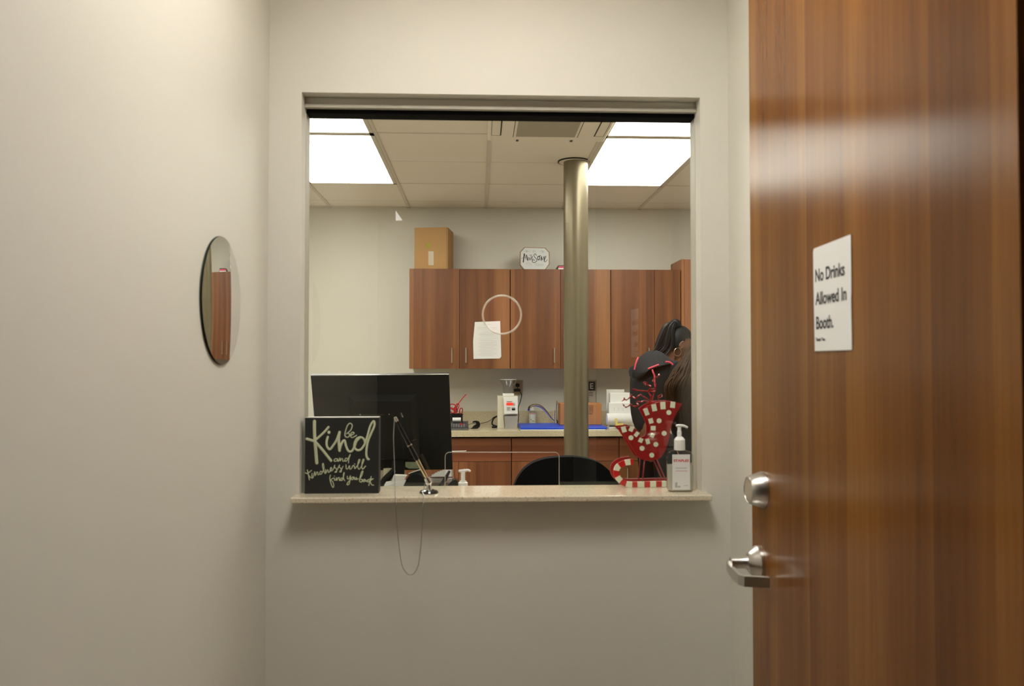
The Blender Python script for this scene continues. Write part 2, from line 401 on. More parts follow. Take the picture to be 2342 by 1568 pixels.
# ---------------------------------------------------------------- window: pane with speak hole and pass-through
GY0, GY1 = 2.225, 2.231
def pane():
    gc = at(1148, 719, GY0); r = 44.0 / FPX * GY0
    s0 = at(1018, 1034, GY0); s1 = at(1279, 1034, GY0); sr = 0.012
    x0, x1, z0, z1 = WX0 + 0.003, WX1 - 0.003, 1.0555, 2.0715
    outer = [(x0, z0), (s0.x, z0)]
    for k in range(7):
        a = math.pi - k * math.pi / 12; outer.append((s0.x + sr + sr * math.cos(a), s0.z - sr + sr * math.sin(a)))
    for k in range(7):
        a = math.pi / 2 - k * math.pi / 12; outer.append((s1.x - sr + sr * math.cos(a), s1.z - sr + sr * math.sin(a)))
    outer += [(s1.x, z0), (x1, z0), (x1, z1), (x0, z1)]
    N = 64; ring = [(gc.x + r * math.cos(2 * math.pi * k / N), gc.z + r * math.sin(2 * math.pi * k / N)) for k in range(N)]
    me_b = MB(); bm = me_b.bm
    for Y in (GY0, GY1):
        e = []
        for loop in (outer, ring):
            vs = [bm.verts.new((p[0], Y, p[1])) for p in loop]
            for i in range(len(vs)): e.append(bm.edges.new((vs[i], vs[(i + 1) % len(vs)])))
        res = bmesh.ops.triangle_fill(bm, use_beauty=True, use_dissolve=False, edges=e)
    bmesh.ops.recalc_face_normals(bm, faces=bm.faces)
    for f in bm.faces:
        want = -1 if f.verts[0].co.y < (GY0 + GY1) / 2 else 1
        if f.normal.y * want < 0: f.normal_flip()
    ed = MB()
    def rim(loop, closed, wdt):
        n = len(loop)
        for i in range(n if closed else n - 1):
            a = loop[i]; c = loop[(i + 1) % n]
            ed._f([ed.bm.verts.new(p) for p in ((a[0], GY0, a[1]), (c[0], GY0, c[1]), (c[0], GY1, c[1]), (a[0], GY1, a[1]))])
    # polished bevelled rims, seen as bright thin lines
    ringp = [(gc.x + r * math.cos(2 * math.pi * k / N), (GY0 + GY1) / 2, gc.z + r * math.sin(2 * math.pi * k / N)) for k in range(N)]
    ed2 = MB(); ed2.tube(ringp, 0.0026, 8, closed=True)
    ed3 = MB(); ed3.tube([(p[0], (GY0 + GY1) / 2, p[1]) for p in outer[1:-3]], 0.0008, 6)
    o = link('window_1', me_b, 'glass'); o['kind'] = 'structure'
    link('speak_hole_rim', ed2, 'edge', o); link('slot_rim', ed3, 'edge', o)
pane()
b = MB(); b.box(-0.4795, 0.6075, 2.10, 2.29, 1.040, 1.055, 0.003, seg=3)
solo('window_sill', b, 'quartz', 'beige speckled stone ledge along the bottom of the service window', 'ledge', (0, 2.15, 1.04))

# ---------------------------------------------------------------- lights
def ceiling_light(x0, x1, y0, y1, label, cat_mat, group, strength=None, z=CEIL):
    t = Thing('ceiling_light', label, 'ceiling light', ((x0 + x1) / 2, (y0 + y1) / 2, z), group)
    f = 0.022; fr = MB()
    fr.box(x0, x1, y0, y0 + f, z - 0.006, z + 0.004); fr.box(x0, x1, y1 - f, y1, z - 0.006, z + 0.004)
    fr.box(x0, x0 + f, y0, y1, z - 0.006, z + 0.004); fr.box(x1 - f, x1, y0, y1, z - 0.006, z + 0.004)
    t.part('frame', fr, 'grid')
    t.part('diffuser', MB().box(x0 + f, x1 - f, y0 + f, y1 - f, z - 0.004, z + 0.003), cat_mat)
g_l = 'recessed light panels in the back room ceiling'
ceiling_light(gx[2] + 0.006, gx[3] - 0.006, 4.34, 5.555, 'lit ceiling panel at upper left, the farther of the left pair', 'diff', g_l)
ceiling_light(gx[2] + 0.006, gx[3] - 0.006, 3.12, 4.33, 'lit ceiling panel at upper left, the nearer of the left pair', 'diff', g_l)
ceiling_light(gx[5] + 0.006, gx[6] - 0.006, 4.34, 5.555, 'lit ceiling panel right of the column, the farther of the right pair', 'diff', g_l)
ceiling_light(gx[5] + 0.006, gx[6] - 0.006, 3.12, 4.33, 'lit ceiling panel on the right, the nearer of the right pair', 'diff', g_l)
ceiling_light(LX0, LX1, LY0, LY1, 'lit recessed ceiling panel above the booth in front of the window', 'diffb', None, z=CEIL + LR)

# ---------------------------------------------------------------- air conditioner cassette
t = Thing('air_conditioner', 'beige ceiling air conditioner cassette with a central grille', 'air conditioner', (0.38, 4.05, CEIL))
ax0, ax1, ay0, ay1 = 0.045, 0.675, 3.72, 4.35
t.part('panel', MB().box(ax0, ax1, ay0, ay1, CEIL - 0.03, CEIL + 0.0, 0.008), 'ceil')
t.part('grille', MB().box(ax0 + 0.15, ax1 - 0.17, ay0 + 0.06, ay1 - 0.10, CEIL - 0.034, CEIL - 0.029, 0.002), plain('grille_mesh', (0.42, 0.38, 0.31), 0.8, bump=0.5, bscale=400), label='darker woven air grille')
for a, c, dk, ln in ((ax0 + 0.020, ax0 + 0.068, ax0 + 0.068, ax0 + 0.135), (ax1 - 0.068, ax1 - 0.020, ax1 - 0.068, ax1 - 0.155)):
    g = MB()
    g.box(a - 0.001, a + 0.001, ay0 + 0.06, ay1 - 0.11, CEIL - 0.0308, CEIL - 0.0295)
    g.box(c - 0.001, c + 0.001, ay0 + 0.06, ay1 - 0.11, CEIL - 0.0308, CEIL - 0.0295)
    g.box(a, c, ay1 - 0.112, ay1 - 0.110, CEIL - 0.0308, CEIL - 0.0295)
    g.box(dk - 0.003, dk + 0.003, ay0 + 0.06, ay1 - 0.11, CEIL - 0.031, CEIL - 0.0295)
    t.part('air_slot', g, 'black_in')
    t.part('panel_seam', MB().box(ln - 0.0015, ln + 0.0015, ay0 + 0.04, ay1 - 0.08, CEIL - 0.0305, CEIL - 0.0295), 'black_in')

for xx in (0.205, 0.495): t.part('clip', MB().box(xx - 0.007, xx + 0.007, ay1 - 0.032, ay1 - 0.012, CEIL - 0.035, CEIL - 0.028, 0.001), 'darkgrey')

# ---------------------------------------------------------------- column
cxl, cyl, rl = 0.588, 4.90, 0.0745
t = Thing('column', 'round olive grey metal column rising to the ceiling in the back room', 'column', (cxl, cyl, 0))
t.part('shaft', MB().lathe([(rl, 0.0), (rl, CEIL - 0.001)], (cxl, cyl, 0), 48), 'pipe')
t.part('ceiling_cutout', MB().lathe([(rl + 0.022, -0.0035), (rl + 0.022, 0.0035)], (cxl - 0.012, cyl + 0.004, CEIL), 40), 'black_in', label='dark cut edge in the ceiling tile')
t.part('ceiling_cutout_lip', MB().lathe([(rl + 0.017, -0.0045), (rl + 0.017, 0.0035)], (cxl - 0.010, cyl + 0.004, CEIL), 40), 'ceil')

# ================================================================ CABINETS
def bar_handle(t, parent, p0, p1, r=0.0045, out=0.03):
    p0 = Vector(p0); p1 = Vector(p1); o = Vector((0, -out, 0)); b = MB()
    b.tube([p0, p0 + o, p1 + o, p1], r, 8)
    t.part('handle', b, 'satin', parent)
UZ0, UZ1, UY = 1.352, 2.099, 6.08
def ux(px): return at(px, 700, UY).x
edges = [ux(p) for p in (936, 1051, 1167, 1282, 1397, 1497)] + [1.524]
wid = [(0, 1, 2, 'dark wooden wall cabinet at the left end, under the cardboard box', (1034, 1066)),
       (2, 3, 4, 'middle wooden wall cabinet, under the small octagonal sign', (1267, 1297)),
       (4, 5, 6, 'right wooden wall cabinet above the person with a ponytail', (1482, 1512))]
for a, m_, c, lab, hs in wid:
    x0, xm, x1 = edges[a], edges[m_], edges[c]
    t = Thing('wall_cabinet', lab, 'cabinet', ((x0 + x1) / 2, UY, UZ0), 'wooden wall cabinets')
    t.part('body', MB().box(x0 + 0.001, x1 - 0.001, UY + 0.019, YB, UZ0 + 0.004, UZ1), 'cab')
    gap = MB(); gap.box(x0 + 0.0025, x1 - 0.0005, UY + 0.0165, UY + 0.0185, UZ0 + 0.006, UZ1 - 0.004)
    t.part('door_gap', gap, 'black_in', label='dark gap behind the doors')
    for d0, d1, hp in ((x0 + (0.0005 if a == 0 else 0.003), xm - 0.0015, hs[0]), (xm + 0.0015, x1 - 0.003, hs[1])):
        d = t.part('door', MB().box(d0, d1, UY, UY + 0.018, UZ0, UZ1, 0.001), 'cab')
        hx = ux(hp); h0 = at(hp, 796, UY).z; h1 = at(hp, 829, UY).z
        bar_handle(t, d, (hx, UY, h0), (hx, UY, h1))
t = Thing('tall_cabinet', 'tall lighter orange wood cabinet at the right edge of the window', 'cabinet', (1.9, 6.2, 0))
t.part('side_panel', MB().box(1.528, 1.548, 6.06, YB - 0.003, 0, 2.178), 'tall')
t.part('body', MB().box(1.548, 2.2, 6.075, YB - 0.003, 0, 2.178), 'tall')
t.part('door', MB().box(1.55, 1.87, 6.057, 6.074, 0.1, 2.172, 0.001), 'tall')
t.part('door', MB().box(1.874, 2.198, 6.057, 6.074, 0.1, 2.172, 0.001), 'tall')

# counter and base cabinets
CZ1, CZ0, CY = 0.9155, 0.873, 5.77
b = MB(); b.box(-1.05, 1.52, CY, YB - 0.02, CZ0, CZ1, 0.002); b.box(-1.05, 1.52, YB - 0.02, YB, CZ0, 1.017, 0.001)
solo('worktop', b, 'quartz2', 'beige speckled stone worktop with a low backsplash on the far wall', 'worktop', (0.2, 6.1, CZ0))
BY = 5.80
def bx_(px): return at(px, 1040, BY).x
units = [(-0.52, bx_(1170), 'left base cabinet with one drawer handle showing beside the monitor'),
         (bx_(1170), bx_(1416), 'middle base cabinet under the sink, behind the black chair'),
         (bx_(1416), 1.52, 'right base cabinet behind the red sleigh')]
zd = at(1100, 1055.5, BY).z
for i, (x0, x1, lab) in enumerate(units):
    t = Thing('base_cabinet', lab, 'cabinet', ((x0 + x1) / 2, 6.1, 0), 'wooden base cabinets')
    t.part('body', MB().box(x0 + 0.001, x1 - 0.001, BY + 0.019, YB - 0.02, 0.1, CZ0), 'cab')
    t.part('door_gap', MB().box(x0 + 0.002, x1 - 0.002, BY + 0.0165, BY + 0.0185, 0.11, CZ0 - 0.001), 'black_in', label='dark gap behind the fronts')
    t.part('toe_kick', MB().box(x0 + 0.001, x1 - 0.001, BY + 0.07, YB - 0.1, 0, 0.1), 'black_in')
    d = t.part('drawer', MB().box(x0 + 0.003, x1 - 0.003, BY, BY + 0.018, zd + 0.0015, CZ0 - 0.012, 0.001), 'cabx')
    xm = (x0 + x1) / 2
    if i == 0: xm = bx_(1049)
    if i == 0: bar_handle(t, d, (bx_(1030), BY, at(1050, 1031, BY).z), (bx_(1066), BY, at(1050, 1030, BY).z))
    for q, (d0, d1) in enumerate(((x0 + 0.003, xm - 0.0015), (xm + 0.0015, x1 - 0.003))):
        d = t.part('door', MB().box(d0, d1, BY, BY + 0.018, 0.105, zd - 0.0015, 0.001), 'cab')
        hx = (xm - 0.04) if q == 0 else (xm + 0.04)
        if i == 2 and q == 0: hx = bx_(1433)
        bar_handle(t, d, (hx, BY, zd - 0.05), (hx, BY, zd - 0.16))

# ================================================================ THINGS ON THE WALL CABINETS
fr = Vector((-0.233, 6.10, 0)); wdt, dep, z0, z1 = 0.255, 0.255, UZ1, at(985, 519, 6.1).z
t = Thing('cardboard_box', 'brown cardboard box on top of the left wall cabinet', 'box', (fr.x - wdt / 2, fr.y + dep / 2, z0))
rt = math.radians(-7.5); pv = (fr.x, fr.y, 0)
t.part('carton', MB().box(fr.x - wdt, fr.x, fr.y, fr.y + dep, z0, z1, 0.002, rt, pv), 'card')
b = MB(); b.box(fr.x - wdt * 0.58, fr.x - wdt * 0.42, fr.y - 0.0008, fr.y + 0.0002, z0 + 0.03, z0 + 0.135, 0, rt, pv)
t.part('packing_tape', b, 'tape', label='torn strip of shiny tape')
b = MB(); b.box(fr.x - 0.010, fr.x - 0.007, fr.y - 0.0009, fr.y + 0.0003, z0, z1, 0, rt, pv)
t.part('edge_crease', b, plain('crease', (0.25, 0.14, 0.05), 0.8))
b = MB(); b.lathe([(0.022, 0), (0.022, 0.0008)], (fr.x - 0.14, fr.y + 0.0165, z0 + 0.18), 12, axis=(0.13, -1, 0))
t.part('green_stain', b, plain('faded_green', (0.36, 0.32, 0.05), 0.8))

def strokes(mb, lines, org, scl, Y, wmul=1.0, thick=0.0006):
    for pts, wz in lines:
        P = [at(org[0] + x / scl, org[1] + y / scl, Y) for x, y in pts]
        r = wz / scl / 2 / FPX * Y * wmul
        if len(P) == 1:
            mb.ball(P[0], r, 10, (1, 0.2, 1)); continue
        mb.tube(P, r, 8, 5 if len(P) > 2 else 0, flat=((0, 1, 0), thick))
        mb.ball(P[0], r, 8, (1, thick / r, 1)); mb.ball(P[-1], r, 8, (1, thick / r, 1))
YS = 6.20
oc = [(1192, 573.5), (1199, 565), (1247, 566), (1257, 576.5), (1257, 604), (1249, 616), (1199, 616), (1189, 606), (1189, 576)]
oc = [(1189, 576), (1199, 565), (1247, 566), (1257, 576.5), (1257, 604), (1247, 618), (1199, 618), (1189, 606)]
P8 = [at(x, y, YS) for x, y in oc]
for p in P8: p.z = max(p.z, UZ1 + 0.0005)
t = Thing('octagonal_sign', 'small white octagonal sign reading be awesome today, brown rimmed, on the wall cabinets', 'sign', (P8[5].x - 0.08, YS, UZ1))
t.part('frame', MB().prism(P8, (0, 0.02, 0), 0.001), 'goldframe')
cen = sum(P8, Vector()) / 8
inner = [cen + (p - cen) * 0.945 + Vector((0, -0.0012, 0)) for p in P8]
t.part('face', MB().prism(inner, (0, 0.002, 0)), 'signwhite')
b = MB()
strokes(b, [([(525, 545), (505, 700), (482, 880)], 44), ([(525, 545), (570, 660), (605, 790)], 18), ([(410, 750), (470, 700), (600, 690)], 12),
 ([(612, 595), (640, 700), (672, 815)], 38), ([(672, 815), (710, 685)], 14), ([(710, 685), (760, 805)], 24), ([(760, 805), (805, 610)], 12),
 ([(730, 600), (850, 598)], 14), ([(800, 745), (865, 690), (850, 645), (812, 700), (815, 780), (850, 790), (885, 730)], 18),
 ([(1015, 615), (1000, 560), (950, 555), (925, 610), (960, 690), (1030, 760), (1040, 830), (960, 895), (880, 890), (850, 850), (890, 790), (960, 812)], 22),
 ([(1075, 665), (1080, 755), (1120, 800), (1160, 740), (1150, 655), (1085, 655), (1200, 622)], 28),
 ([(1235, 660), (1215, 815)], 36), ([(1235, 660), (1272, 800)], 18), ([(1272, 800), (1330, 650)], 14), ([(1330, 650), (1345, 850)], 26),
 ([(1345, 790), (1400, 700), (1420, 645), (1380, 660), (1355, 850), (1400, 870), (1470, 780)], 18)], (1170, 550), 18.0, YS - 0.0016, thick=0.0004)
t.part('lettering', b, 'ink')
fine = [([(880, 390), (890, 490)], 10), ([(880, 395), (925, 415), (885, 440), (932, 470), (890, 490)], 9), ([(960, 400), (965, 490), (1010, 485)], 9), ([(965, 442), (992, 440)], 9), ([(960, 400), (1000, 398)], 9),
 ([(500, 440), (600, 440), (790, 438)], 8), ([(590, 390), (650, 470)], 16), ([(650, 380), (600, 490)], 12), ([(570, 430), (680, 450)], 14),
 ([(1150, 450), (1270, 445), (1390, 450)], 8), ([(1230, 400), (1320, 500)], 18), ([(1320, 400), (1240, 505)], 12),
 ([(580, 970), (640, 900), (720, 895), (640, 960), (590, 980)], 9), ([(720, 900), (750, 960), (700, 1030)], 9), ([(770, 920), (800, 990), (840, 1000)], 9),
 ([(960, 950), (1030, 945)], 9), ([(995, 950), (990, 1050)], 10), ([(1050, 950), (1045, 1020), (1075, 1040), (1105, 1010), (1100, 955), (1050, 950)], 9),
 ([(1130, 955), (1130, 1045), (1180, 1010), (1165, 965), (1130, 955)], 9), ([(1195, 1045), (1225, 955), (1255, 1045)], 9), ([(1205, 1010), (1245, 1010)], 8),
 ([(1275, 955), (1300, 1000), (1335, 950)], 9), ([(1300, 1000), (1300, 1045)], 9)]
for nm, q0, q1 in (('small_word', 0, 5), ('flower_mark', 5, 9), ('flower_mark', 9, 12), ('leaf_mark', 12, 15), ('small_word', 15, None)):
    b = MB(); strokes(b, fine[q0:q1], (1170, 550), 18.0, YS - 0.0016, thick=0.0004)
    t.part(nm, b, 'greyink')
# pouch by the column
px0, px1 = at(1270, 606, 6.12).x, at(1320, 606, 6.12).x
t = Thing('folded_cloth', 'dark green and pink folded cloth on the wall cabinets behind the column', 'cloth', ((px0 + px1) / 2, 6.16, UZ1))
t.part('dark_fold', MB().prism([(px0, 6.12, UZ1), (px0 + 0.022, 6.12, UZ1 + 0.035), (px1, 6.12, UZ1 + 0.037), (px1 + 0.02, 6.12, UZ1)], (0, 0.09, 0), 0.003), 'greencloth')
t.part('pink_fold', MB().box(px0 + 0.022, px1, 6.104, 6.119, UZ1 + 0.012, UZ1 + 0.026, 0.003), 'pinkcard')
t.part('white_fold', MB().box(px0 + 0.020, px1, 6.100, 6.119, UZ1, UZ1 + 0.012, 0.003), 'paper')

# paper on a cabinet door
c = [at(1086, 736, UY), at(1144, 734, UY), at(1146.5, 815, UY), at(1143, 819.5, UY), at(1083, 820.5, UY), at(1082, 780, UY)]
for p in c: p.y = UY - 0.0035
t = Thing('paper_notice', 'white printed sheet taped to the second wall cabinet door', 'paper', tuple(c[0]))
t.part('sheet', MB().prism(c, (0, 0.0012, 0)), 'paper')
b = MB(); zz = c[0].z - 0.02
k = 0
for dz in (0.0, 0.022, 0.034, 0.05, 0.062, 0.07, 0.078, 0.086, 0.100, 0.114, 0.122, 0.134, 0.142, 0.150, 0.158, 0.168, 0.178, 0.19, 0.20, 0.212, 0.22, 0.23):
    l0 = [0.06, 0.015, 0.02, 0.06][k % 4] if k < 4 else 0.03 + 0.015 * (k % 3 == 1); l1 = 0.12 if k == 0 else (0.165 if k % 3 else 0.14)
    b.box(c[0].x + l0, c[0].x + l1, UY - 0.0042, UY - 0.0034, zz - dz, zz - dz + 0.0022); k += 1
t.part('printed_lines', b, plain('pale_ink', (0.56, 0.55, 0.53), 0.8))

# ================================================================ THINGS ON THE WORKTOP
CT = CZ1 + 0.0003
def S(Y): return Y / FPX
# scissors cup
Y = 6.12
cc = at(1043, 950, Y); x0, x1 = at(1030, 950, Y).x, at(1058, 950, Y).x; zt = at(1040, 946, Y).z
t = Thing('pencil_cup', 'black square pencil cup on the worktop beside the monitor', 'cup', ((x0 + x1) / 2, Y + 0.04, CT))
b = MB(); b.box(x0, x1, Y, Y + 0.006, CT, zt); b.box(x0, x1, Y + 0.074, Y + 0.08, CT, zt); b.box(x0, x0 + 0.005, Y + 0.006, Y + 0.074, CT, zt); b.box(x1 - 0.005, x1, Y + 0.006, Y + 0.074, CT, zt); b.box(x0, x1, Y, Y + 0.08, CT, CT + 0.006)
t.part('cup', b, 'blackpl')
t.part('rim', MB().box(x0 - 0.003, x1 + 0.003, Y - 0.003, Y - 0.0005, zt - 0.008, zt), 'blackpl')
Yc = Y + 0.035
def loop(mb, cx, cy, rx, ry, rot, r, Yq):
    pts = []
    for k in range(20):
        a = 2 * math.pi * k / 20; x = rx * math.cos(a); y = ry * math.sin(a); cr, sr = math.cos(rot), math.sin(rot)
        pts.append(at(cx + x * cr - y * sr, cy + x * sr + y * cr, Yq))
    mb.tube(pts, r, 6, closed=True)
for (l1, l2, stem, lab, mt, dy) in [
    (((1036, 930), 8, 6, 0.5), ((1034, 938), 7, 4.5, 0.9), [(1040, 936), (1044, 948), (1046, 958)], 'red handled scissors at the left of the pencil cup', 'redplastic', 0.0),
    (((1045, 930), 4, 8.5, 0.35), ((1042, 937), 4, 6, -0.3), [(1043, 940), (1043, 950), (1042, 960)], 'red handled scissors in the middle of the pencil cup', 'redplastic', 0.012),
    (((1054.5, 939), 3.5, 6.5, 0.2), None, [(1053, 944), (1051, 952), (1050, 960)], 'dark red looped handle at the right of the pencil cup', 'red', 0.0)]:
    t = Thing('scissors', lab, 'scissors', tuple(at(stem[2][0], stem[2][1], Yc + dy)), 'scissors in the pencil cup')
    b = MB(); loop(b, l1[0][0], l1[0][1], l1[1], l1[2], l1[3], 0.0042, Yc + dy); b.tube([at(*p, Yc + dy) for p in stem[:2]], 0.006, 6)
    if l2: loop(b, l2[0][0], l2[0][1], l2[1], l2[2], l2[3], 0.0042, Yc + dy + 0.004)
    t.part('grip', b, mt)
    t.part('blade', MB().tube([at(*p, Yc + dy) for p in stem[1:]], 0.005, 6, flat=((0, 1, 0), 0.001)), 'satin')
b = MB(); b.tube([at(1066.5, 901, Yc + 0.02), at(1058, 910, Yc + 0.015), at(1046, 926, Yc + 0.022), at(1040, 955, Yc + 0.022)], [0.0042, 0.0042, 0.0040, 0.003], 8)
solo('red_rod', b, 'redplastic', 'thin red rod sticking up diagonally from the pencil cup', 'rod', tuple(at(1040, 955, Yc)))
# calculator
Y = 5.84; x0, x1 = at(1020, 980, Y).x, at(1071, 980, Y).x; 
calc = t = Thing('calculator', 'dark grey printing calculator with a paper roll, on the worktop', 'calculator', ((x0 + x1) / 2, Y + 0.08, CT))
zf, zb = CT + 0.018, CT + 0.05
b = MB(); b.hexa([(x0, Y, CT), (x1, Y, CT), (x1, Y, zf), (x0, Y, zf), (x0, Y + 0.2, CT), (x1, Y + 0.2, CT), (x1 - 0.004, Y + 0.2, zb), (x0 + 0.004, Y + 0.2, zb)])
t.part('body', b, 'darkgrey')
def slope(u, v): return Vector((x0 + u * (x1 - x0), Y + v * 0.2, zf + (zb - zf) * v))
t.part('display', MB().hexa([slope(0.3, .62), slope(.9, .62), slope(.9, .92), slope(.3, .92)] + [slope(*q) + Vector((0, -0.0005, 0.0025)) for q in ((.3, .62), (.9, .62), (.9, .92), (.3, .92))]), 'blackgl')
b = MB()
for i in range(7):
    for j in range(3):
        if i == 5 and j == 2: continue
        p = slope(0.08 + i * 0.115, 0.10 + j * 0.16); b.box(p.x, p.x + 0.010, p.y, p.y + 0.018, p.z, p.z + 0.006, 0.001)
t.part('keys', b, 'keys')
p = slope(0.60, 0.42); t.part('red_key', MB().box(p.x, p.x + 0.024, p.y - 0.004, p.y + 0.018, p.z, p.z + 0.008, 0.001), 'redplastic')
t.part('front_strip', MB().box(x0, x1, Y - 0.002, Y - 0.0002, CT + 0.004, CT + 0.009), 'keys')
xa, xb = at(1035, 960, Y + 0.17).x, at(1054, 960, Y + 0.17).x; zc = at(1044, 960, Y + 0.17).z
t.part('paper_roll', MB().lathe([(0.016, 0), (0.016, xb - xa)], (xa, Y + 0.17, zb + 0.012), 20, axis=(1, 0, 0)), 'paper')
# black tape dispenser shape (hooked)
Y = 5.95; pp = [(1078, 982), (1083, 975), (1089, 973), (1091, 970), (1087, 967), (1080, 968.5), (1082, 964.5), (1089, 963.5), (1096, 965.5), (1098.5, 972), (1097, 978), (1092, 982)]
b = MB(); P_ = [at(x, y, Y) for x, y in pp]; zmin = min(p.z for p in P_)
P_ = [Vector((p.x, p.y, p.z - zmin + CT)) for p in P_]
b.prism(P_, (0, 0.03, 0), 0.002)
t = Thing('tape_dispenser', 'small black hooked dispenser between the calculator and the pill counter', 'dispenser', (P_[0].x, Y, CT))
t.part('body', b, 'blackgl')
t.part('foot', MB().box(P_[0].x - 0.004, P_[0].x + 0.035, Y - 0.003, Y + 0.033, CT, CT + 0.005, 0.002), 'blackpl')
# counting machine
Y = 5.96
def X(px, Yq=None): return at(px, 940, Yq or Y).x
def Z(py, Yq=None): return at(1160, py, Yq or Y).z
t = Thing('pill_counter', 'ivory counting machine with clear funnel and red lit display on the worktop', 'machine', (X(1161), Y + 0.08, CT))
xl, xr = X(1138), X(1184.5); xm = X(1152)
b = MB()
b.prism([(xl, Y + 0.03, Z(905.5)), (xl, Y + 0.03, Z(975)), (xl, Y + 0.02, CT), (xr - 0.004, Y + 0.02, CT), (xr - 0.004, Y + 0.02, CT + 0.004), (xm + 0.004, Y + 0.02, CT + 0.004), (xm - 0.004, Y + 0.02, Z(949)), (xr, Y + 0.02, Z(949)), (xr, Y + 0.02, Z(905.5))], (0, 0.13, 0), 0.002)
t.part('housing', b, 'machine')
t.part('back_column', MB().box(xm, xr - 0.006, Y + 0.10, Y + 0.148, CT, Z(948), 0.002), 'machine')
fp = MB(); fp.hexa([(xm + 0.006, Y - 0.004, Z(946)), (xr - 0.001, Y - 0.004, Z(945.5)), (xr - 0.001, Y + 0.004, Z(907)), (xm - 0.003, Y + 0.004, Z(907)),
                    (xm + 0.006, Y + 0.03, Z(946)), (xr - 0.001, Y + 0.03, Z(945.5)), (xr - 0.001, Y + 0.03, Z(907)), (xm - 0.003, Y + 0.03, Z(907))])
f_ = t.part('front_panel', fp, 'white')
t.part('display', MB().box(X(1158), X(1173.5), Y - 0.0045, Y + 0.004, Z(926), Z(921), 0.0005), 'led', f_, 'red lit number display')
t.part('button', MB().box(X(1170.5), X(1178), Y - 0.0065, Y + 0.004, Z(937.5), Z(933.5), 0.0005), 'blackpl', f_)
b = MB()
for py_, a, c in ((917, 1158.5, 1171), (931, 1159, 1167), (934, 1159, 1167), (937, 1159, 1167), (931, 1170.5, 1178)): b.box(X(a), X(c), Y - 0.0058, Y + 0.002, Z(py_ + 0.6), Z(py_ - 0.3))
b.box(X(1174.5), X(1177.5), Y - 0.0048, Y + 0.003, Z(926), Z(921))
t.part('printed_marks', b, 'greyink', f_)
cxp, cyp = X(1163.5), Y + 0.07
t.part('funnel_collar', MB().box(X(1150), X(1176), cyp - 0.03, cyp + 0.03, Z(905.5), Z(900), 0.002), 'white')
t.part('funnel', MB().lathe([(0.036, Z(900) - CT), (0.040, Z(892) - CT), (0.041, Z(884) - CT), (0.050, Z(878) - CT), (0.060, Z(872) - CT), (0.063, Z(868) - CT), (0.061, Z(868) - CT), (0.048, Z(877) - CT), (0.038, Z(884) - CT), (0.034, Z(899) - CT)], (cxp, cyp, CT), 28, cap=False), 'clear', label='clear plastic funnel')
t.part('funnel_rim', MB().tube([(cxp + 0.062 * math.cos(k * math.pi / 16), cyp + 0.062 * math.sin(k * math.pi / 16), Z(868)) for k in range(32)], 0.0016, 6, closed=True), frost('funnel_rim_plastic', (0.75, 0.73, 0.70), 0.6))
b = MB(); b.hexa([(xm + 0.010, Y - 0.01, CT + 0.0005), (xr - 0.008, Y - 0.01, CT + 0.0005), (xr - 0.002, Y - 0.01, Z(951)), (xm + 0.003, Y - 0.01, Z(951)),
                 (xm + 0.010, Y + 0.07, CT + 0.0005), (xr - 0.008, Y + 0.07, CT + 0.0005), (xr - 0.002, Y + 0.07, Z(951)), (xm + 0.003, Y + 0.07, Z(951))])
t.part('drawer_cup', b, frost('smoky_plastic', (0.55, 0.52, 0.50), 0.55), label='clear plastic catch cup')
b = MB(); b.tube([at(1137, 951, Y + 0.15), at(1128, 958, Y + 0.12), at(1126, 970, Y + 0.08), at(1137, 974.5, Y + 0.06)], 0.006, 8, 6)
b.box(at(1125, 974, Y).x, at(1137, 974, Y).x, Y + 0.05, Y + 0.07, CT, CT + 0.013, 0.003)
t.part('plug_cord', b, 'blackpl')
# outlet + adapter
Yo = YB - 0.008
t = Thing('wall_outlet', 'ivory wall outlet plate behind the pill counter funnel', 'outlet', (X(1185, Yo), Yo, Z(885, Yo)))
t.part('plate', MB().box(X(1173, Yo), X(1195.5, Yo), Yo, YB, Z(903, Yo), Z(869, Yo), 0.002), 'outlet')
p_ = MB(); p_.box(X(1179.5, Yo), X(1188, Yo), Yo - 0.02, Yo, Z(884, Yo), Z(877, Yo), 0.003); p_.box(X(1175, Yo), X(1190, Yo), Yo - 0.035, Yo, Z(895, Yo), Z(888.5, Yo), 0.004)
cord = [(1188, 893), (1193, 903), (1190, 918), (1185.5, 932), (1186, 950), (1185, 966)]
p_.tube([at(x, y, Yo - 0.02 - (0.10 * i / 5)) for i, (x, y) in enumerate(cord)], 0.0032, 8, 5)
p_.tube([at(1184, 884, Yo - 0.012), at(1183, 889, Yo - 0.018)], 0.003, 6)
solo('power_adapter', p_, 'blackpl', 'black power adapter and cord plugged into the ivory wall outlet', 'adapter', (X(1182, Yo), Yo - 0.02, Z(892, Yo)))
# thin cord on the counter
b = MB(); b.tube([at(1072, 971, 6.06), at(1080, 968, 6.2), at(1098, 968, 6.25), at(1118, 963, 6.3), at(1130, 953, 6.36), at(1137, 952, 6.36)], 0.0022, 6, 6)
calc.part('power_cord', b, 'blackpl')
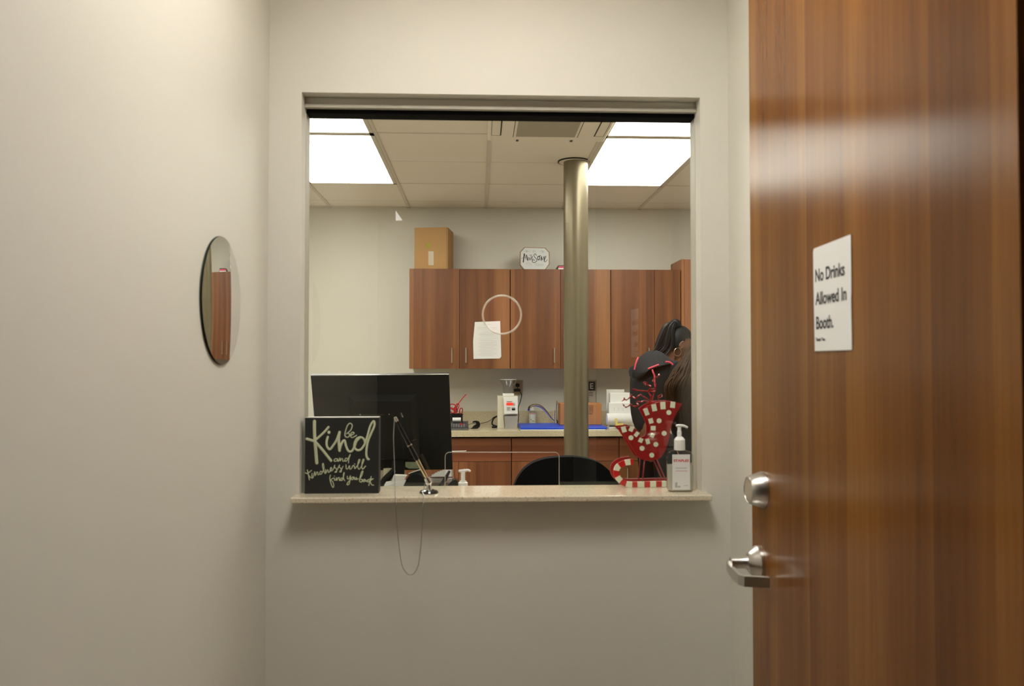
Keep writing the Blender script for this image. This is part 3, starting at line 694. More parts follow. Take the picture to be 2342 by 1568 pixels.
# sink and blue board
x0, x1 = at(1191, 985, 5.79).x, at(1385, 985, 5.79).x
b = MB(); zs = CT; b.box(x0, x1, 5.785, 5.81, zs, zs + 0.006, 0.002); b.box(x0, x1, 6.19, 6.28, zs, zs + 0.006, 0.002); b.box(x0, x0 + 0.02, 5.81, 6.19, zs, zs + 0.006); b.box(x1 - 0.02, x1, 5.81, 6.19, zs, zs + 0.006)
t = Thing('sink', 'white sink rim showing under the blue cutting board', 'sink', ((x0 + x1) / 2, 6.0, zs))
t.part('rim', b, 'white')
b = MB(); b.box(x0 - 0.003, x1 + 0.012, 5.79, 6.215, zs + 0.0065, zs + 0.021, 0.004)
solo('cutting_board', b, 'blue', 'bright blue cutting board laid over the sink', 'cutting board', ((x0 + x1) / 2, 6.0, zs + 0.0065))
BT = zs + 0.0213
# faucet
Yf = 6.245
t = Thing('faucet', 'chrome faucet with a long curved spout behind the blue board', 'faucet', (at(1272, 965, Yf).x, Yf, zs + 0.0062))
fx = at(1273, 960, Yf).x
t.part('base', MB().lathe([(0.026, 0), (0.026, 0.004), (0.02, 0.01), (0.018, 0.03), (0.012, 0.035)], (fx, Yf, zs + 0.0062), 20), 'chrome')
def fpts(l, dy): return [Vector(at(x, y, Yf - dy * i)) for i, (x, y) in enumerate(l)]
t.part('spout', MB().tube([Vector((fx - 0.005, Yf, zs + 0.03))] + fpts([(1262, 957), (1250, 942), (1239, 931), (1227, 926.5), (1217, 927.5), (1210.5, 931.5), (1209, 937)], 0.02), [0.008, 0.0085, 0.010, 0.011, 0.011, 0.010, 0.009, 0.009], 12, 6), 'chrome')
t.part('lever', MB().tube([Vector((fx, Yf, zs + 0.03)), at(1272.5, 945, Yf), at(1272.5, 928, Yf), at(1273, 921, Yf), at(1273, 915.5, Yf)], [0.006, 0.005, 0.005, 0.0075, 0.007], 12), 'chrome')
t.part('side_spray', MB().tube([Vector((fx - 0.018, Yf + 0.01, zs + 0.006)), at(1268, 945, Yf + 0.01), at(1268.5, 937, Yf + 0.01)], [0.007, 0.008, 0.006], 12), 'chrome')
# spray bottle
Yb_ = 6.34; zb_ = zs; xc = at(1217.5, 950, Yb_).x; ztop = at(1217, 928, Yb_).z
t = Thing('dish_soap_bottle', 'small white bottle with a green patterned label behind the faucet spout', 'bottle', (xc, Yb_, zb_))
h = ztop - zb_
t.part('bottle', MB().lathe([(0.024, 0), (0.026, 0.005), (0.026, h * 0.66), (0.020, h * 0.73), (0.012, h * 0.76)], (xc, Yb_, zb_), 24), 'clear')
t.part('cap', MB().lathe([(0.016, h * 0.76), (0.016, h), (0.012, h + 0.004)], (xc, Yb_, zb_), 20), 'white')
t.part('label', MB().lathe([(0.0245, h * 0.03), (0.0268, h * 0.05), (0.0268, h * 0.62)], (xc, Yb_, zb_), 24, cap=False), 'paper')
b = MB(); b.ball((xc + 0.004, Yb_ - 0.0268, zb_ + h * 0.2), 0.008, 10, (1.5, 0.12, 0.5)); b.ball((xc - 0.010, Yb_ - 0.0255, zb_ + h * 0.28), 0.006, 10, (1.2, 0.15, 0.6))
t.part('leaf_print', b, 'label_green')
t.part('red_band', MB().lathe([(0.0270, h * 0.57), (0.0270, h * 0.60)], (xc, Yb_, zb_), 24, cap=False), 'label_red')
# carton on the board
Yk = 6.0; x0, x1 = at(1281, 940, Yk).x, at(1376, 940, Yk).x
t = Thing('carton', 'orange brown carton on the blue board behind the column', 'box', ((x0 + x1) / 2, Yk + 0.08, BT))
zk = at(1330, 922, Yk).z
t.part('box', MB().box(x0, x1, Yk, Yk + 0.17, BT, zk, 0.004), 'card2')
b = MB(); q0, q1 = at(1343, 930, Yk).x, at(1356, 930, Yk).x; za, zb2 = at(1350, 927, Yk).z, at(1350, 943, Yk).z
for xx in (q0, q1): b.box(xx - 0.0012, xx + 0.0012, Yk - 0.0008, Yk, zb2, za)
for zz in (za, zb2): b.box(q0, q1, Yk - 0.0008, Yk, zz - 0.0012, zz + 0.0012)
for k in range(4): b.box(q0 + 0.006 + k * 0.009, q0 + 0.010 + k * 0.009, Yk - 0.0008, Yk, zb2 + 0.006, za - 0.006)
b.box(q0 + 0.004, q1 - 0.004, Yk - 0.0008, Yk, zb2 - 0.012, zb2 - 0.007)
t.part('printed_mark', b, plain('brown_ink', (0.10, 0.04, 0.015), 0.8))
# notice on the wall behind the column
Yn = YB - 0.002
a = at(1292, 867, Yn); c = at(1365, 921, Yn)
t = Thing('wall_notice', 'white wall notice with a black header, half hidden by the column', 'sign', (a.x, Yn, c.z))
t.part('sheet', MB().box(a.x, c.x, Yn, YB, c.z - 0.05, a.z, 0.0), plain('notice_sheet', (0.55, 0.50, 0.43), 0.4))
b = MB(); h0, h1 = at(1296, 872, Yn), at(1362, 893, Yn)
b.box(h0.x, h1.x - 0.002, Yn - 0.0008, Yn, h1.z, h0.z)
for (u0, u1, w0, w1) in ((h0.x - 0.008, h1.x + 0.003, h0.z + 0.005, h0.z + 0.007), (h1.x + 0.002, h1.x + 0.004, c.z - 0.02, h0.z + 0.006), (h0.x - 0.009, h0.x - 0.007, c.z - 0.02, h0.z + 0.006)):
    b.box(u0, u1, Yn - 0.0008, Yn, w0, w1)
for k in range(6): b.box(h1.x - 0.10 + 0.0, h1.x - 0.02 - 0.03 * (k > 2), Yn - 0.0008, Yn, h1.z - 0.014 - k * 0.014, h1.z - 0.010 - k * 0.014)
t.part('header_band', b, 'ink')
e0 = at(1348.5, 888.5, Yn - 0.001)
textmesh('E', 0.062, 'paper', 'letter', e0, (1, 0, 0), (0, 0, 1), t, width=0.026, bold=0.001)
# white label printer
Yp = 5.93
def XP(px): return at(px, 940, Yp).x
def ZP(py): return at(1415, py, Yp).z
t = Thing('label_printer', 'white stepped device with a wide horizontal roll, left of the ponytailed person', 'machine', (XP(1418), Yp + 0.05, CT))
t.part('back_panel', MB().box(XP(1395), XP(1437), Yp + 0.16, Yp + 0.165, ZP(960), at(1415, 890, Yp + 0.16).z, 0.001), frost('frosted_panel', (0.75, 0.72, 0.66), 0.75))
t.part('body', MB().box(XP(1400), XP(1452), Yp + 0.09, Yp + 0.155, CT + 0.01, ZP(899), 0.004), 'white')
t.part('front_body', MB().box(XP(1394.5), XP(1452), Yp + 0.04, Yp + 0.09, CT + 0.01, ZP(921), 0.004), 'white')
xa, xb = XP(1387.5), XP(1447)
t.part('roll', MB().lathe([(0.040, 0), (0.043, 0.004), (0.043, xb - xa - 0.004), (0.040, xb - xa)], (xa, Yp + 0.0, ZP(958)), 32, axis=(1, 0, 0)), 'paper')
for i in range(3):
    for j in range(2): t.part('screw', MB().ball((XP(1407 + 10 * i), Yp + 0.0395, ZP(936 + 4.5 * j) + 0.006), 0.002, 8, (1, 0.3, 1)), 'darkgrey')
for a_, c_ in ((1392, 1412), (1425, 1450)): t.part('foot', MB().box(XP(a_), XP(c_), Yp - 0.02, Yp + 0.09, CT, CT + 0.012, 0.003), 'white')
b = MB(); yq = Yp - 0.046
b.prism([at(1406, 957, yq), at(1411, 956, yq), at(1413, 968, yq), at(1426, 967, yq), at(1425, 973, yq), at(1409, 976, yq)], (0, 0.001, 0))
t.part('yellow_note', b, 'yellow')

# ================================================================ DESK BEHIND THE WINDOW
DT = 0.905
t = Thing('desk', 'desk surface hidden just behind the service window ledge', 'desk', (0.05, 2.65, 0))
t.part('top', MB().box(-1.6, 1.1, YW1 + 0.045, 3.05, DT - 0.03, DT), 'quartz2')
t.part('panel', MB().box(-1.55, -1.53, YW1 + 0.02, 3.0, 0, DT - 0.03), 'cab'); t.part('panel', MB().box(1.05, 1.07, YW1 + 0.02, 3.0, 0, DT - 0.03), 'cab')
# monitor seen from behind
Ym = 2.88
c0, c1, c2, c3 = at(710.5, 858.5, 2.84), at(1026.5, 855.5, 2.84), at(1035, 1073, 2.93), at(729, 1077, 2.93)
t = Thing('monitor', 'black computer monitor seen from behind through the window', 'monitor', (-0.32, 2.9, DT))
n = (c1 - c0).cross(c3 - c0).normalized()
if n.y < 0: n = -n
t.part('screen', MB().hexa([c0, c1, c2, c3] + [p + n * 0.022 for p in (c0, c1, c2, c3)]), 'blackpl')
def mp(u, v, o=0.0): 
    return c0 + (c1 - c0) * u + (c3 - c0) * v + (c2 - c1 - c3 + c0) * u * v - n * o
t.part('top_edge', MB().tube([mp(0, 0), mp(1, 0)], 0.0014, 6), 'satin', label='thin silver top edge')
t.part('back_bulge', MB().hexa([mp(.30, .25, .022), mp(.72, .25, .022), mp(.72, .85, .022), mp(.30, .85, .022), mp(.26, .2), mp(.76, .2), mp(.76, .9), mp(.26, .9)]), 'blackpl')
for p in (mp(.345, .385, .023), mp(.555, .385, .023), mp(0.99, 0.003, 0.001)): t.part('screw', MB().ball(p, 0.0018, 8), 'satin')
q = [at(927, 1056, 2.895), at(962, 1056, 2.895), at(961, 1071, 2.90), at(935, 1071, 2.90), at(927, 1067, 2.90)]
t.part('sticker', MB().prism(q, (0, 0.001, 0)), 'pale_sticker')
xa, xb = at(897, 1070, 2.93).x, at(925, 1070, 2.93).x
t.part('stand_neck', MB().box(xa, xb, 2.915, 2.945, DT + 0.004, c3.z + 0.12, 0.004), 'blackpl')
t.part('stand_base', MB().lathe([(0.085, 0), (0.085, 0.006), (0.07, 0.012)], ((xa + xb) / 2, 2.93, DT), 32, sy=0.7), 'blackpl')
# desk things (tops peeking over the ledge)
def lift(z): return max(z, DT)
Yd = 2.72
t = Thing('desk_phone', 'black rounded desk phone behind the pen stand', 'phone', (at(948, 1100, Yd).x, Yd, DT))
pr = [(921, 1113), (926, 1101), (933, 1091), (942, 1085), (955, 1084.5), (966, 1089), (974, 1100), (978, 1113)]
P_ = [at(x, y, Yd) for x, y in pr]; P_ = P_ + [Vector((P_[-1].x + 0.005, Yd, DT)), Vector((P_[0].x - 0.005, Yd, DT))]
t.part('body', MB().prism(P_, (0, 0.10, 0), 0.003), 'blackpl')
t.part('arm', MB().tube([at(935, 1083, Yd + 0.03), at(948, 1078, Yd + 0.03), at(962, 1073.5, Yd + 0.03)], 0.003, 8), 'satin')
hs = MB(); hs.tube([at(874, 1109, 2.78), at(880, 1099, 2.78), at(892, 1086, 2.78), at(900, 1074, 2.78)], [0.010, 0.013, 0.012, 0.008], 12, 3)
b = hs; b.box(at(868, 1110, 2.73).x, at(880, 1110, 2.73).x, 2.705, 2.80, DT, at(874, 1106, 2.73).z, 0.004)
solo('handset', b, 'blackpl', 'black handset leaning beside the kind sign', 'handset', (at(874, 1109, 2.73).x, 2.75, DT))
xq0, xq1 = at(877, 1080, 2.85).x, at(896, 1080, 2.85).x
solo('yellowed_roll', MB().lathe([(0.026, 0), (0.026, at(886, 1071, 2.80).z - DT)], (at(886.5, 1080, 2.80).x, 2.80, DT), 24, sx=0.56, sy=0.56), plain('pale_yellow', (0.62, 0.56, 0.38), 0.6), 'pale yellow cylinder just right of the kind sign, under the monitor', 'roll', ((xq0 + xq1) / 2, 2.80, DT))
b = MB(); Yq = 2.665
P_ = [at(881, 1104, Yq), at(895, 1102, Yq), (at(900, 1086.5, Yq)), at(915, 1087, Yq), at(930, 1088, Yq), at(925, 1096, Yq), at(921, 1112, Yq)]
P_ += [Vector((P_[-1].x, Yq, DT)), Vector((P_[0].x, Yq, DT))]
b.prism(P_, (0, 0.03, 0))
solo('loose_papers', b, 'paper', 'crumpled white papers standing in front of the monitor stand', 'papers', (P_[0].x, Yq, DT))
b = MB(); b.hexa([at(878, 1112, 2.56), at(922, 1112, 2.56), at(929, 1097, 2.58), at(880, 1105.5, 2.58), at(878, 1112, 2.6), at(922, 1112, 2.6), at(929, 1097, 2.6), at(880, 1105.5, 2.6)])
x0, x1 = at(878, 1112, 2.56).x, at(920, 1112, 2.56).x
b.box(x0, x1, 2.56, 2.60, DT, at(900, 1111, 2.56).z)
solo('grey_folder', b, plain('grey_card', (0.42, 0.40, 0.38), 0.6), 'pale grey folder edge at the foot of the white papers', 'folder', (x0, 2.58, DT))
Yt = 2.70
t = Thing('paper_tray', 'brown paper tray holding a white sheet, right of the pen stand', 'tray', (at(1005, 1105, Yt).x, Yt + 0.1, DT))
x0, x1 = at(981, 1105, Yt).x, at(1034, 1105, Yt).x
t.part('tray', MB().box(x0, x1, Yt, Yt + 0.14, DT, at(1000, 1102, Yt).z, 0.002), plain('tray_brown', (0.16, 0.12, 0.10), 0.5))
t.part('rim', MB().box(x0, x1, Yt + 0.04, Yt + 0.044, at(1000, 1092, Yt + 0.04).z, at(1000, 1090, Yt + 0.04).z), plain('dark_red_edge', (0.10, 0.02, 0.02), 0.5))
t.part('sheet', MB().box(x0 + 0.006, x1 - 0.012, Yt + 0.046, Yt + 0.05, at(1000, 1102, Yt).z, at(1000, 1093, Yt).z), 'paper')
g = 'fanned white sheets in the tray'
stx = [(984, 1089), (987, 1085), (991, 1083), (995, 1080.5), (1000, 1078), (1006, 1076), (1012, 1074)]
labs = ['lowest leftmost', 'second from the left', 'third from the left', 'fourth from the left', 'fifth from the left', 'sixth from the left', 'tallest rightmost']
for i, (px_, py_) in enumerate(stx):
    yy = Yt + 0.06 + i * 0.012
    b = MB(); p = at(px_, py_, yy); p1 = at(1033, py_, yy)
    b.box(p.x, p1.x, yy, yy + 0.002, at(1000, 1101, Yt).z, p.z)
    solo('sheet_of_paper', b, 'paper', 'white sheet standing in the paper tray, ' + labs[i] + ' of the fan', 'paper', (p.x, yy, DT + 0.05), g)
b = MB(); b.tube([at(1007, 1113, 2.62), at(1016, 1099, 2.64), at(1028, 1077, 2.66)], [0.008, 0.007, 0.004], 10)
b.box(at(1003, 1112, 2.62).x, at(1012, 1112, 2.62).x, 2.61, 2.63, DT, at(1007, 1111, 2.62).z)
solo('black_marker', b, 'blackpl', 'black marker leaning in front of the fanned white sheets', 'pen', tuple(at(1007, 1112, 2.62)))
b = MB(); P_ = [at(1022, 1113, 2.6), at(1028, 1104, 2.6), at(1036, 1098, 2.6), at(1046, 1097, 2.6), at(1050, 1113, 2.6)]
P_ += [Vector((P_[-1].x, 2.6, DT)), Vector((P_[0].x, 2.6, DT))]
b.prism(P_, (0, 0.05, 0), 0.003)
solo('stapler', b, 'blackgl', 'black rounded object left of the white pump bottle', 'stapler', (P_[0].x, 2.6, DT))
# white pump bottle behind the glass
Yv = 2.335; xc = at(1059, 1100, Yv).x
def zv(py): return at(1059, py, Yv).z
t = Thing('pump_bottle', 'white pump bottle just behind the pass-through slot', 'bottle', (xc, Yv, DT))
t.part('bottle', MB().lathe([(0.026, 0), (0.028, 0.006), (0.028, 0.085), (0.020, 0.105), (0.0125, zv(1112) - DT)], (xc, Yv, DT), 24), 'white')
t.part('collar', MB().lathe([(0.0135, zv(1114) - DT), (0.0135, zv(1103) - DT), (0.0095, zv(1101) - DT), (0.0095, zv(1099) - DT)], (xc, Yv, DT), 24), 'white')
t.part('stem', MB().lathe([(0.006, zv(1100) - DT), (0.006, zv(1078) - DT)], (xc, Yv, DT), 16), 'white')
t.part('nozzle', MB().tube([(xc - 0.013, Yv, zv(1076.5)), (xc - 0.006, Yv, zv(1076.5)), (xc + 0.004, Yv, zv(1076)), (xc + 0.013, Yv, zv(1074.5)), (xc + 0.021, Yv, zv(1077.5))], [0.003, 0.0042, 0.0042, 0.0035, 0.0028], 10, 3), 'white')

# ---------------------------------------------------------------- office chair
Yh = 3.75
t = Thing('office_chair', 'black office chair with a rounded back, seen over the ledge', 'chair', (at(1298, 1100, Yh).x, 3.5, 0))
arc = [(1172, 1125), (1178, 1106), (1187, 1088), (1201, 1071), (1222, 1057), (1250, 1048.5), (1284, 1045), (1318, 1045), (1348, 1050), (1374, 1060), (1395, 1077), (1410, 1096), (1420, 1125)]
P_ = catmull([at(x, y, Yh) for x, y in arc], 4)
xl_, xr_ = P_[0].x, P_[-1].x
P_ += [Vector((xr_ - 0.005, Yh, 0.72)), Vector((xr_ - 0.05, Yh, 0.62)), Vector((xl_ + 0.05, Yh, 0.62)), Vector((xl_ + 0.005, Yh, 0.72))]
t.part('backrest', MB().prism(P_, (0, 0.07, 0), 0.006), 'blackfab')
xm_ = (xl_ + xr_) / 2
t.part('seat', MB().box(xl_ + 0.01, xr_ - 0.01, 3.28, 3.75, 0.44, 0.52, 0.03), 'blackfab')
t.part('back_support', MB().box(xm_ - 0.03, xm_ + 0.03, 3.822, 3.84, 0.42, 0.75, 0.005), 'blackpl')
t.part('gas_post', MB().lathe([(0.025, 0.1), (0.025, 0.44)], (xm_, 3.52, 0), 16), 'satin')
for k in range(5):
    a = k * 2 * math.pi / 5
    lg = t.part('leg', MB().tube([(xm_, 3.52, 0.11), (xm_ + 0.28 * math.cos(a), 3.52 + 0.28 * math.sin(a), 0.065)], [0.022, 0.014], 8), 'blackpl')
    t.part('caster', MB().lathe([(0.026, -0.012), (0.026, 0.012)], (xm_ + 0.28 * math.cos(a), 3.52 + 0.28 * math.sin(a), 0.026), 16, axis=(math.sin(a), -math.cos(a), 0)), 'blackpl', lg)

# ================================================================ LEDGE THINGS
LZ = 1.0553
# board "be kind"
Yk0 = 2.165
a = at(696.5, 955, Yk0); c = at(866, 1121, Yk0)
t = Thing('wooden_block_sign', 'square black block sign lettered be kind and kindness will find you back', 'sign', ((a.x + c.x) / 2, Yk0, LZ))
t.part('block', MB().box(a.x + 0.001, c.x, Yk0, Yk0 + 0.04, LZ, a.z, 0.001), 'chalk')
t.part('top_edge', MB().box(a.x + 0.002, c.x - 0.001, Yk0 + 0.001, Yk0 + 0.039, a.z, a.z + 0.0008), plain('lit_edge', (0.40, 0.37, 0.30), 0.5), label='top edge painted pale as if lit')  # thin pale slab: light on the block's top face put into its colour
b = MB(); o_, s_ = (680, 930), 7.129
big = [([(280, 235), (280, 380), (287, 540), (300, 700), (317, 915)], 50), ([(508, 330), (430, 420), (300, 535)], 36), ([(155, 522), (230, 545), (290, 570), (400, 690), (480, 790), (548, 875)], 42),
 ([(497, 490), (478, 560), (483, 640), (530, 692), (590, 620), (640, 540), (688, 410)], 36), ([(688, 412), (675, 540), (688, 715)], 42),
 ([(690, 700), (720, 600), (768, 545), (795, 640), (835, 718), (890, 720), (935, 640), (965, 560), (1020, 500)], 36),
 ([(1100, 570), (1080, 520), (1030, 495), (970, 520), (935, 590), (932, 660), (980, 705), (1040, 690), (1100, 600), (1150, 450), (1190, 310), (1245, 232), (1258, 300), (1205, 430), (1155, 550), (1132, 660), (1125, 780), (1148, 848), (1165, 852)], 34),
 ([(515, 415)], 50)]
strokes(b, big, o_, s_, Yk0 - 0.0003, thick=0.0007)
small = [([(800, 440), (870, 380), (895, 300), (860, 268), (820, 300), (790, 380), (775, 450), (790, 490), (835, 490), (850, 450), (830, 430)], 17),
 ([(865, 470), (925, 435), (905, 412), (872, 440), (872, 485), (900, 500), (965, 465)], 17),
 ([(655, 850), (620, 845), (598, 872), (618, 890), (650, 868), (658, 845), (662, 890), (685, 860), (695, 830), (698, 885), (715, 850), (735, 845), (742, 885), (770, 880)], 14),
 ([(815, 842), (790, 838), (775, 870), (792, 888), (822, 855), (865, 772), (840, 850), (835, 915)], 14),
 ([(165, 1030), (180, 1110), (197, 1188)], 16), ([(130, 1075), (165, 1085), (232, 1035)], 14), ([(168, 1085), (205, 1140), (245, 1160), (260, 1145)], 14),
 ([(240, 1085), (238, 1135), (262, 1130), (285, 1055), (292, 1122), (312, 1075), (330, 1062), (338, 1108), (365, 1090)], 14),
 ([(402, 1060), (380, 1050), (365, 1080), (385, 1100), (415, 1055), (435, 990), (420, 920), (410, 960), (430, 1040), (457, 1090), (458, 1015), (467, 1078), (485, 1035), (500, 1030), (507, 1068), (530, 1055)], 14),
 ([(530, 1040), (562, 1012), (552, 988), (537, 1010), (545, 1048), (585, 1020), (612, 948), (602, 980), (635, 1010), (640, 1060), (612, 1065), (642, 1035), (690, 945), (682, 980), (715, 1010), (717, 1055), (690, 1060), (720, 1020), (745, 970)], 14),
 ([(792, 945), (800, 1010), (830, 1000), (850, 960), (857, 1015), (885, 1000), (905, 960), (930, 965), (935, 1005), (960, 985), (1010, 900), (1020, 860), (1000, 870), (985, 960), (1000, 1015), (1032, 990), (1075, 900), (1085, 855), (1065, 870), (1050, 960), (1065, 1015), (1112, 965)], 15),
 ([(935, 932)], 18), ([(605, 1128)], 16),
 ([(540, 1112), (530, 1160), (545, 1240), (577, 1310), (595, 1290), (580, 1225), (548, 1190), (600, 1160), (607, 1200), (632, 1180), (636, 1150), (641, 1200), (662, 1160), (682, 1155), (686, 1200), (708, 1188)], 14),
 ([(735, 1162), (715, 1160), (705, 1190), (725, 1200), (747, 1160), (765, 1070), (750, 1100), (755, 1170), (772, 1202)], 14),
 ([(815, 1130), (820, 1175), (850, 1160), (865, 1120), (857, 1200), (842, 1260), (810, 1268), (820, 1235), (862, 1190), (885, 1150), (880, 1175), (897, 1187), (917, 1160), (897, 1145), (930, 1150), (932, 1182), (952, 1175), (962, 1148), (962, 1187), (988, 1170)], 14),
 ([(1010, 1180), (1050, 1120), (1070, 1050), (1050, 1060), (1022, 1150), (1015, 1210), (1045, 1225), (1062, 1190), (1035, 1180)], 15),
 ([(1092, 1180), (1070, 1200), (1085, 1222), (1107, 1182), (1112, 1215), (1135, 1200), (1160, 1188), (1138, 1200), (1147, 1225), (1175, 1205)], 14),
 ([(1205, 1135), (1182, 1210), (1165, 1282)], 14), ([(1160, 1182), (1240, 1172)], 12), ([(1235, 1172), (1190, 1210), (1212, 1268), (1245, 1275)], 14)]
strokes(b, small, o_, s_, Yk0 - 0.0003, thick=0.0006)
t.part('lettering', b, 'chalkw')

# pen on its stand with a ball chain
Yp0 = 2.165; pb = at(981, 1127, Yp0); cx_, cy_ = pb.x, Yp0
t = Thing('pen_stand', 'black round counter pen base with a chrome swivel on the ledge', 'pen stand', (cx_, cy_, LZ))
t.part('base', MB().lathe([(0.024, 0), (0.025, 0.002), (0.022, 0.006), (0.013, 0.009)], (cx_, cy_, LZ), 32), 'blackgl')
t.part('swivel', MB().lathe([(0.009, 0.008), (0.008, 0.012), (0.006, 0.020), (0.007, 0.026), (0.009, 0.030), (0.004, 0.035)], (cx_, cy_, LZ), 20), 'chrome')
t.part('holder', MB().tube([(cx_ + 0.001, cy_, LZ + 0.026), (cx_ - 0.006, cy_, LZ + 0.040)], [0.0095, 0.0075], 14), 'chrome')
p0 = Vector((cx_ - 0.003, cy_, LZ + 0.034)); pe = at(903, 953, Yp0 - 0.015)
d = pe - p0
t2 = Thing('pen', 'chrome and black pen leaning in the counter stand', 'pen', tuple(p0))
t2.part('lower_barrel', MB().tube([p0, p0 + d * 0.08, p0 + d * 0.32], [0.003, 0.0045, 0.0052], 14), 'satin_g')
t2.part('grip', MB().tube([p0 + d * 0.32, p0 + d * 0.34, p0 + d * 0.93], [0.0052, 0.0058, 0.0048], 14), 'blackgl')
t2.part('collar', MB().tube([p0 + d * 0.545, p0 + d * 0.56], 0.0066, 14), 'satin_g')
t2.part('end_cap', MB().tube([p0 + d * 0.93, p0 + d * 0.99, p0 + d], [0.0045, 0.0042, 0.0025], 14), 'chrome')
# chain: from the pen end down over the ledge edge, a loop below, back up to the stand
Yc0 = 2.088
cp = [pe + Vector((0, -0.006, -0.001)), at(900, 1000, Yp0 - 0.045), at(902, 1060, Yc0 + 0.012), at(904, 1128, Yc0 + 0.003)] + [at(x, y, Yc0) for x, y in ((905, 1150), (907, 1190), (910, 1225), (914, 1260), (919, 1290), (928, 1308), (938, 1314), (948, 1309), (956, 1293), (960, 1270), (963, 1240), (966, 1195), (968, 1150))]
cp += [at(969.5, 1134, Yc0 + 0.004), Vector((cx_ - 0.014, 2.13, LZ + 0.006)), Vector((cx_ - 0.012, cy_ - 0.016, LZ + 0.012)), Vector((cx_ - 0.010, cy_ - 0.010, LZ + 0.026)), Vector((cx_ - 0.007, cy_ - 0.006, LZ + 0.032))]
sm = catmull(cp, 24); b = MB(); acc = 0.0; step = 0.0040; last = sm[0]
tmpl = bmesh.new(); bmesh.ops.create_icosphere(tmpl, subdivisions=1, radius=0.0016)
tv = [v.co.copy() for v in tmpl.verts]; tf = [[v.index for v in f.verts] for f in tmpl.faces]; tmpl.free()
beads = []
for i in range(1, len(sm)):
    seg = (sm[i] - sm[i - 1]).length; pos = 0.0
    while acc + (seg - pos) >= step:
        pos += step - acc; acc = 0.0; beads.append(sm[i - 1].lerp(sm[i], pos / seg))
    acc += seg - pos
for p in beads:
    vs = [b.bm.verts.new(p + q) for q in tv]
    for f in tf: b.bm.faces.new([vs[k] for k in f]).smooth = True
b.tube(sm, 0.0004, 4)
M['steel'] = plain('steel_beads', (0.38, 0.37, 0.35), 0.3, metal=1.0)
solo('ball_chain', b, 'steel', 'fine silver ball chain hanging in a loop below the ledge', 'chain', tuple(pe))

# hand sanitizer
Ys = 2.168
def xs(px): return at(px, 1060, Ys).x
def zs_(py): return at(1554, py, Ys).z
xc = xs(1554.5); hw = (xs(1584) - xs(1524.5)) / 2
t = Thing('hand_sanitizer', 'clear pump bottle of hand sanitizer with a white label on the ledge', 'bottle', (xc, Ys, LZ))
def oval(r): return r / hw
pts = [(hw * 0.86, 0.0), (hw * 0.97, 0.004), (hw, 0.010), (hw, zs_(1046) - LZ), (hw * 0.96, zs_(1038) - LZ), (hw * 0.80, zs_(1032) - LZ), (hw * 0.5, zs_(1029) - LZ), (hw * 0.40, zs_(1027) - LZ)]
def superoval(prof, c, seg=40, e=0.55, ry=0.52):
    m = MB(); rings = []
    for r, h in prof:
        rg = []
        for k in range(seg):
            a = 2 * math.pi * k / seg; ca, sa = math.cos(a), math.sin(a)
            rg.append(m.bm.verts.new((c[0] + r * math.copysign(abs(ca) ** e, ca), c[1] + r * ry * math.copysign(abs(sa) ** e, sa), c[2] + h)))
        rings.append(rg)
    for A, B in zip(rings, rings[1:]):
        for k in range(seg): m._f([A[k], A[(k + 1) % seg], B[(k + 1) % seg], B[k]]).smooth = True
    m._f(rings[0][::-1]); m._f(rings[-1]); return m
t.part('bottle', superoval(pts, (xc, Ys, LZ)), 'gel')
lq = [(hw * 0.82, 0.002), (hw * 0.93, 0.005), (hw * 0.955, 0.011), (hw * 0.955, zs_(1062) - LZ)]
t.part('gel', superoval(lq, (xc, Ys, LZ)), frost('clear_gel', (0.72, 0.70, 0.60), 0.6), label='pale clear gel')
yl = Ys - hw * 0.52 - 0.0006
lx0, lx1, lz0, lz1 = xs(1534), xs(1574), zs_(1117), zs_(1037)
lb = t.part('label', MB().box(lx0, lx1, yl, yl + 0.0006, lz0, lz1), 'paper')
textmesh('STAPLES', 0.009, 'label_red', 'brand_lettering', (xs(1536.5), yl - 0.0003, zs_(1053.5)), (1, 0, 0), (0, 0, 1), t, lb, width=xs(1571) - xs(1536.5), bold=0.0002)
b = MB(); b.box(xs(1541), xs(1567), yl - 0.0003, yl, zs_(1068.5), zs_(1067)); b.box(xs(1559), xs(1570), yl - 0.0003, yl, zs_(1108), zs_(1107))
b.box(xs(1540), xs(1545), yl - 0.0003, yl, zs_(1112), zs_(1100)); b.box(xs(1546), xs(1552), yl - 0.0003, yl, zs_(1112), zs_(1108))
t.part('fine_print', b, 'greyink', lb)
t.part('red_fine_print', MB().box(xs(1541), xs(1568), yl - 0.0003, yl, zs_(1075), zs_(1074)), plain('pale_red_ink', (0.6, 0.25, 0.25), 0.7), lb)
cw = (xs(1567.5) - xs(1542.5)) / 2
t.part('cap', MB().lathe([(cw * 0.98, zs_(1028.5) - LZ), (cw, zs_(1026) - LZ), (cw * 0.97, zs_(1005) - LZ), (cw * 0.7, zs_(1000) - LZ), (cw * 0.5, zs_(998) - LZ)], (xc, Ys, LZ), 28), 'white')
t.part('pump_stem', MB().lathe([(0.0062, zs_(999) - LZ), (0.0062, zs_(986) - LZ), (0.0050, zs_(985) - LZ), (0.0050, zs_(976) - LZ)], (xs(1554), Ys, LZ), 16), 'white')
t.part('nozzle', MB().tube([at(1546, 973, Ys), at(1551, 973, Ys), at(1557, 973, Ys), at(1564, 973.5, Ys), at(1572.5, 977.5, Ys)], [0.0026, 0.0040, 0.0038, 0.0034, 0.0028], 12, 3), 'white')
t.part('dip_tube', MB().tube([(xc, Ys, zs_(1030)), (xc + 0.004, Ys, LZ + 0.008)], 0.002, 8), 'clear')

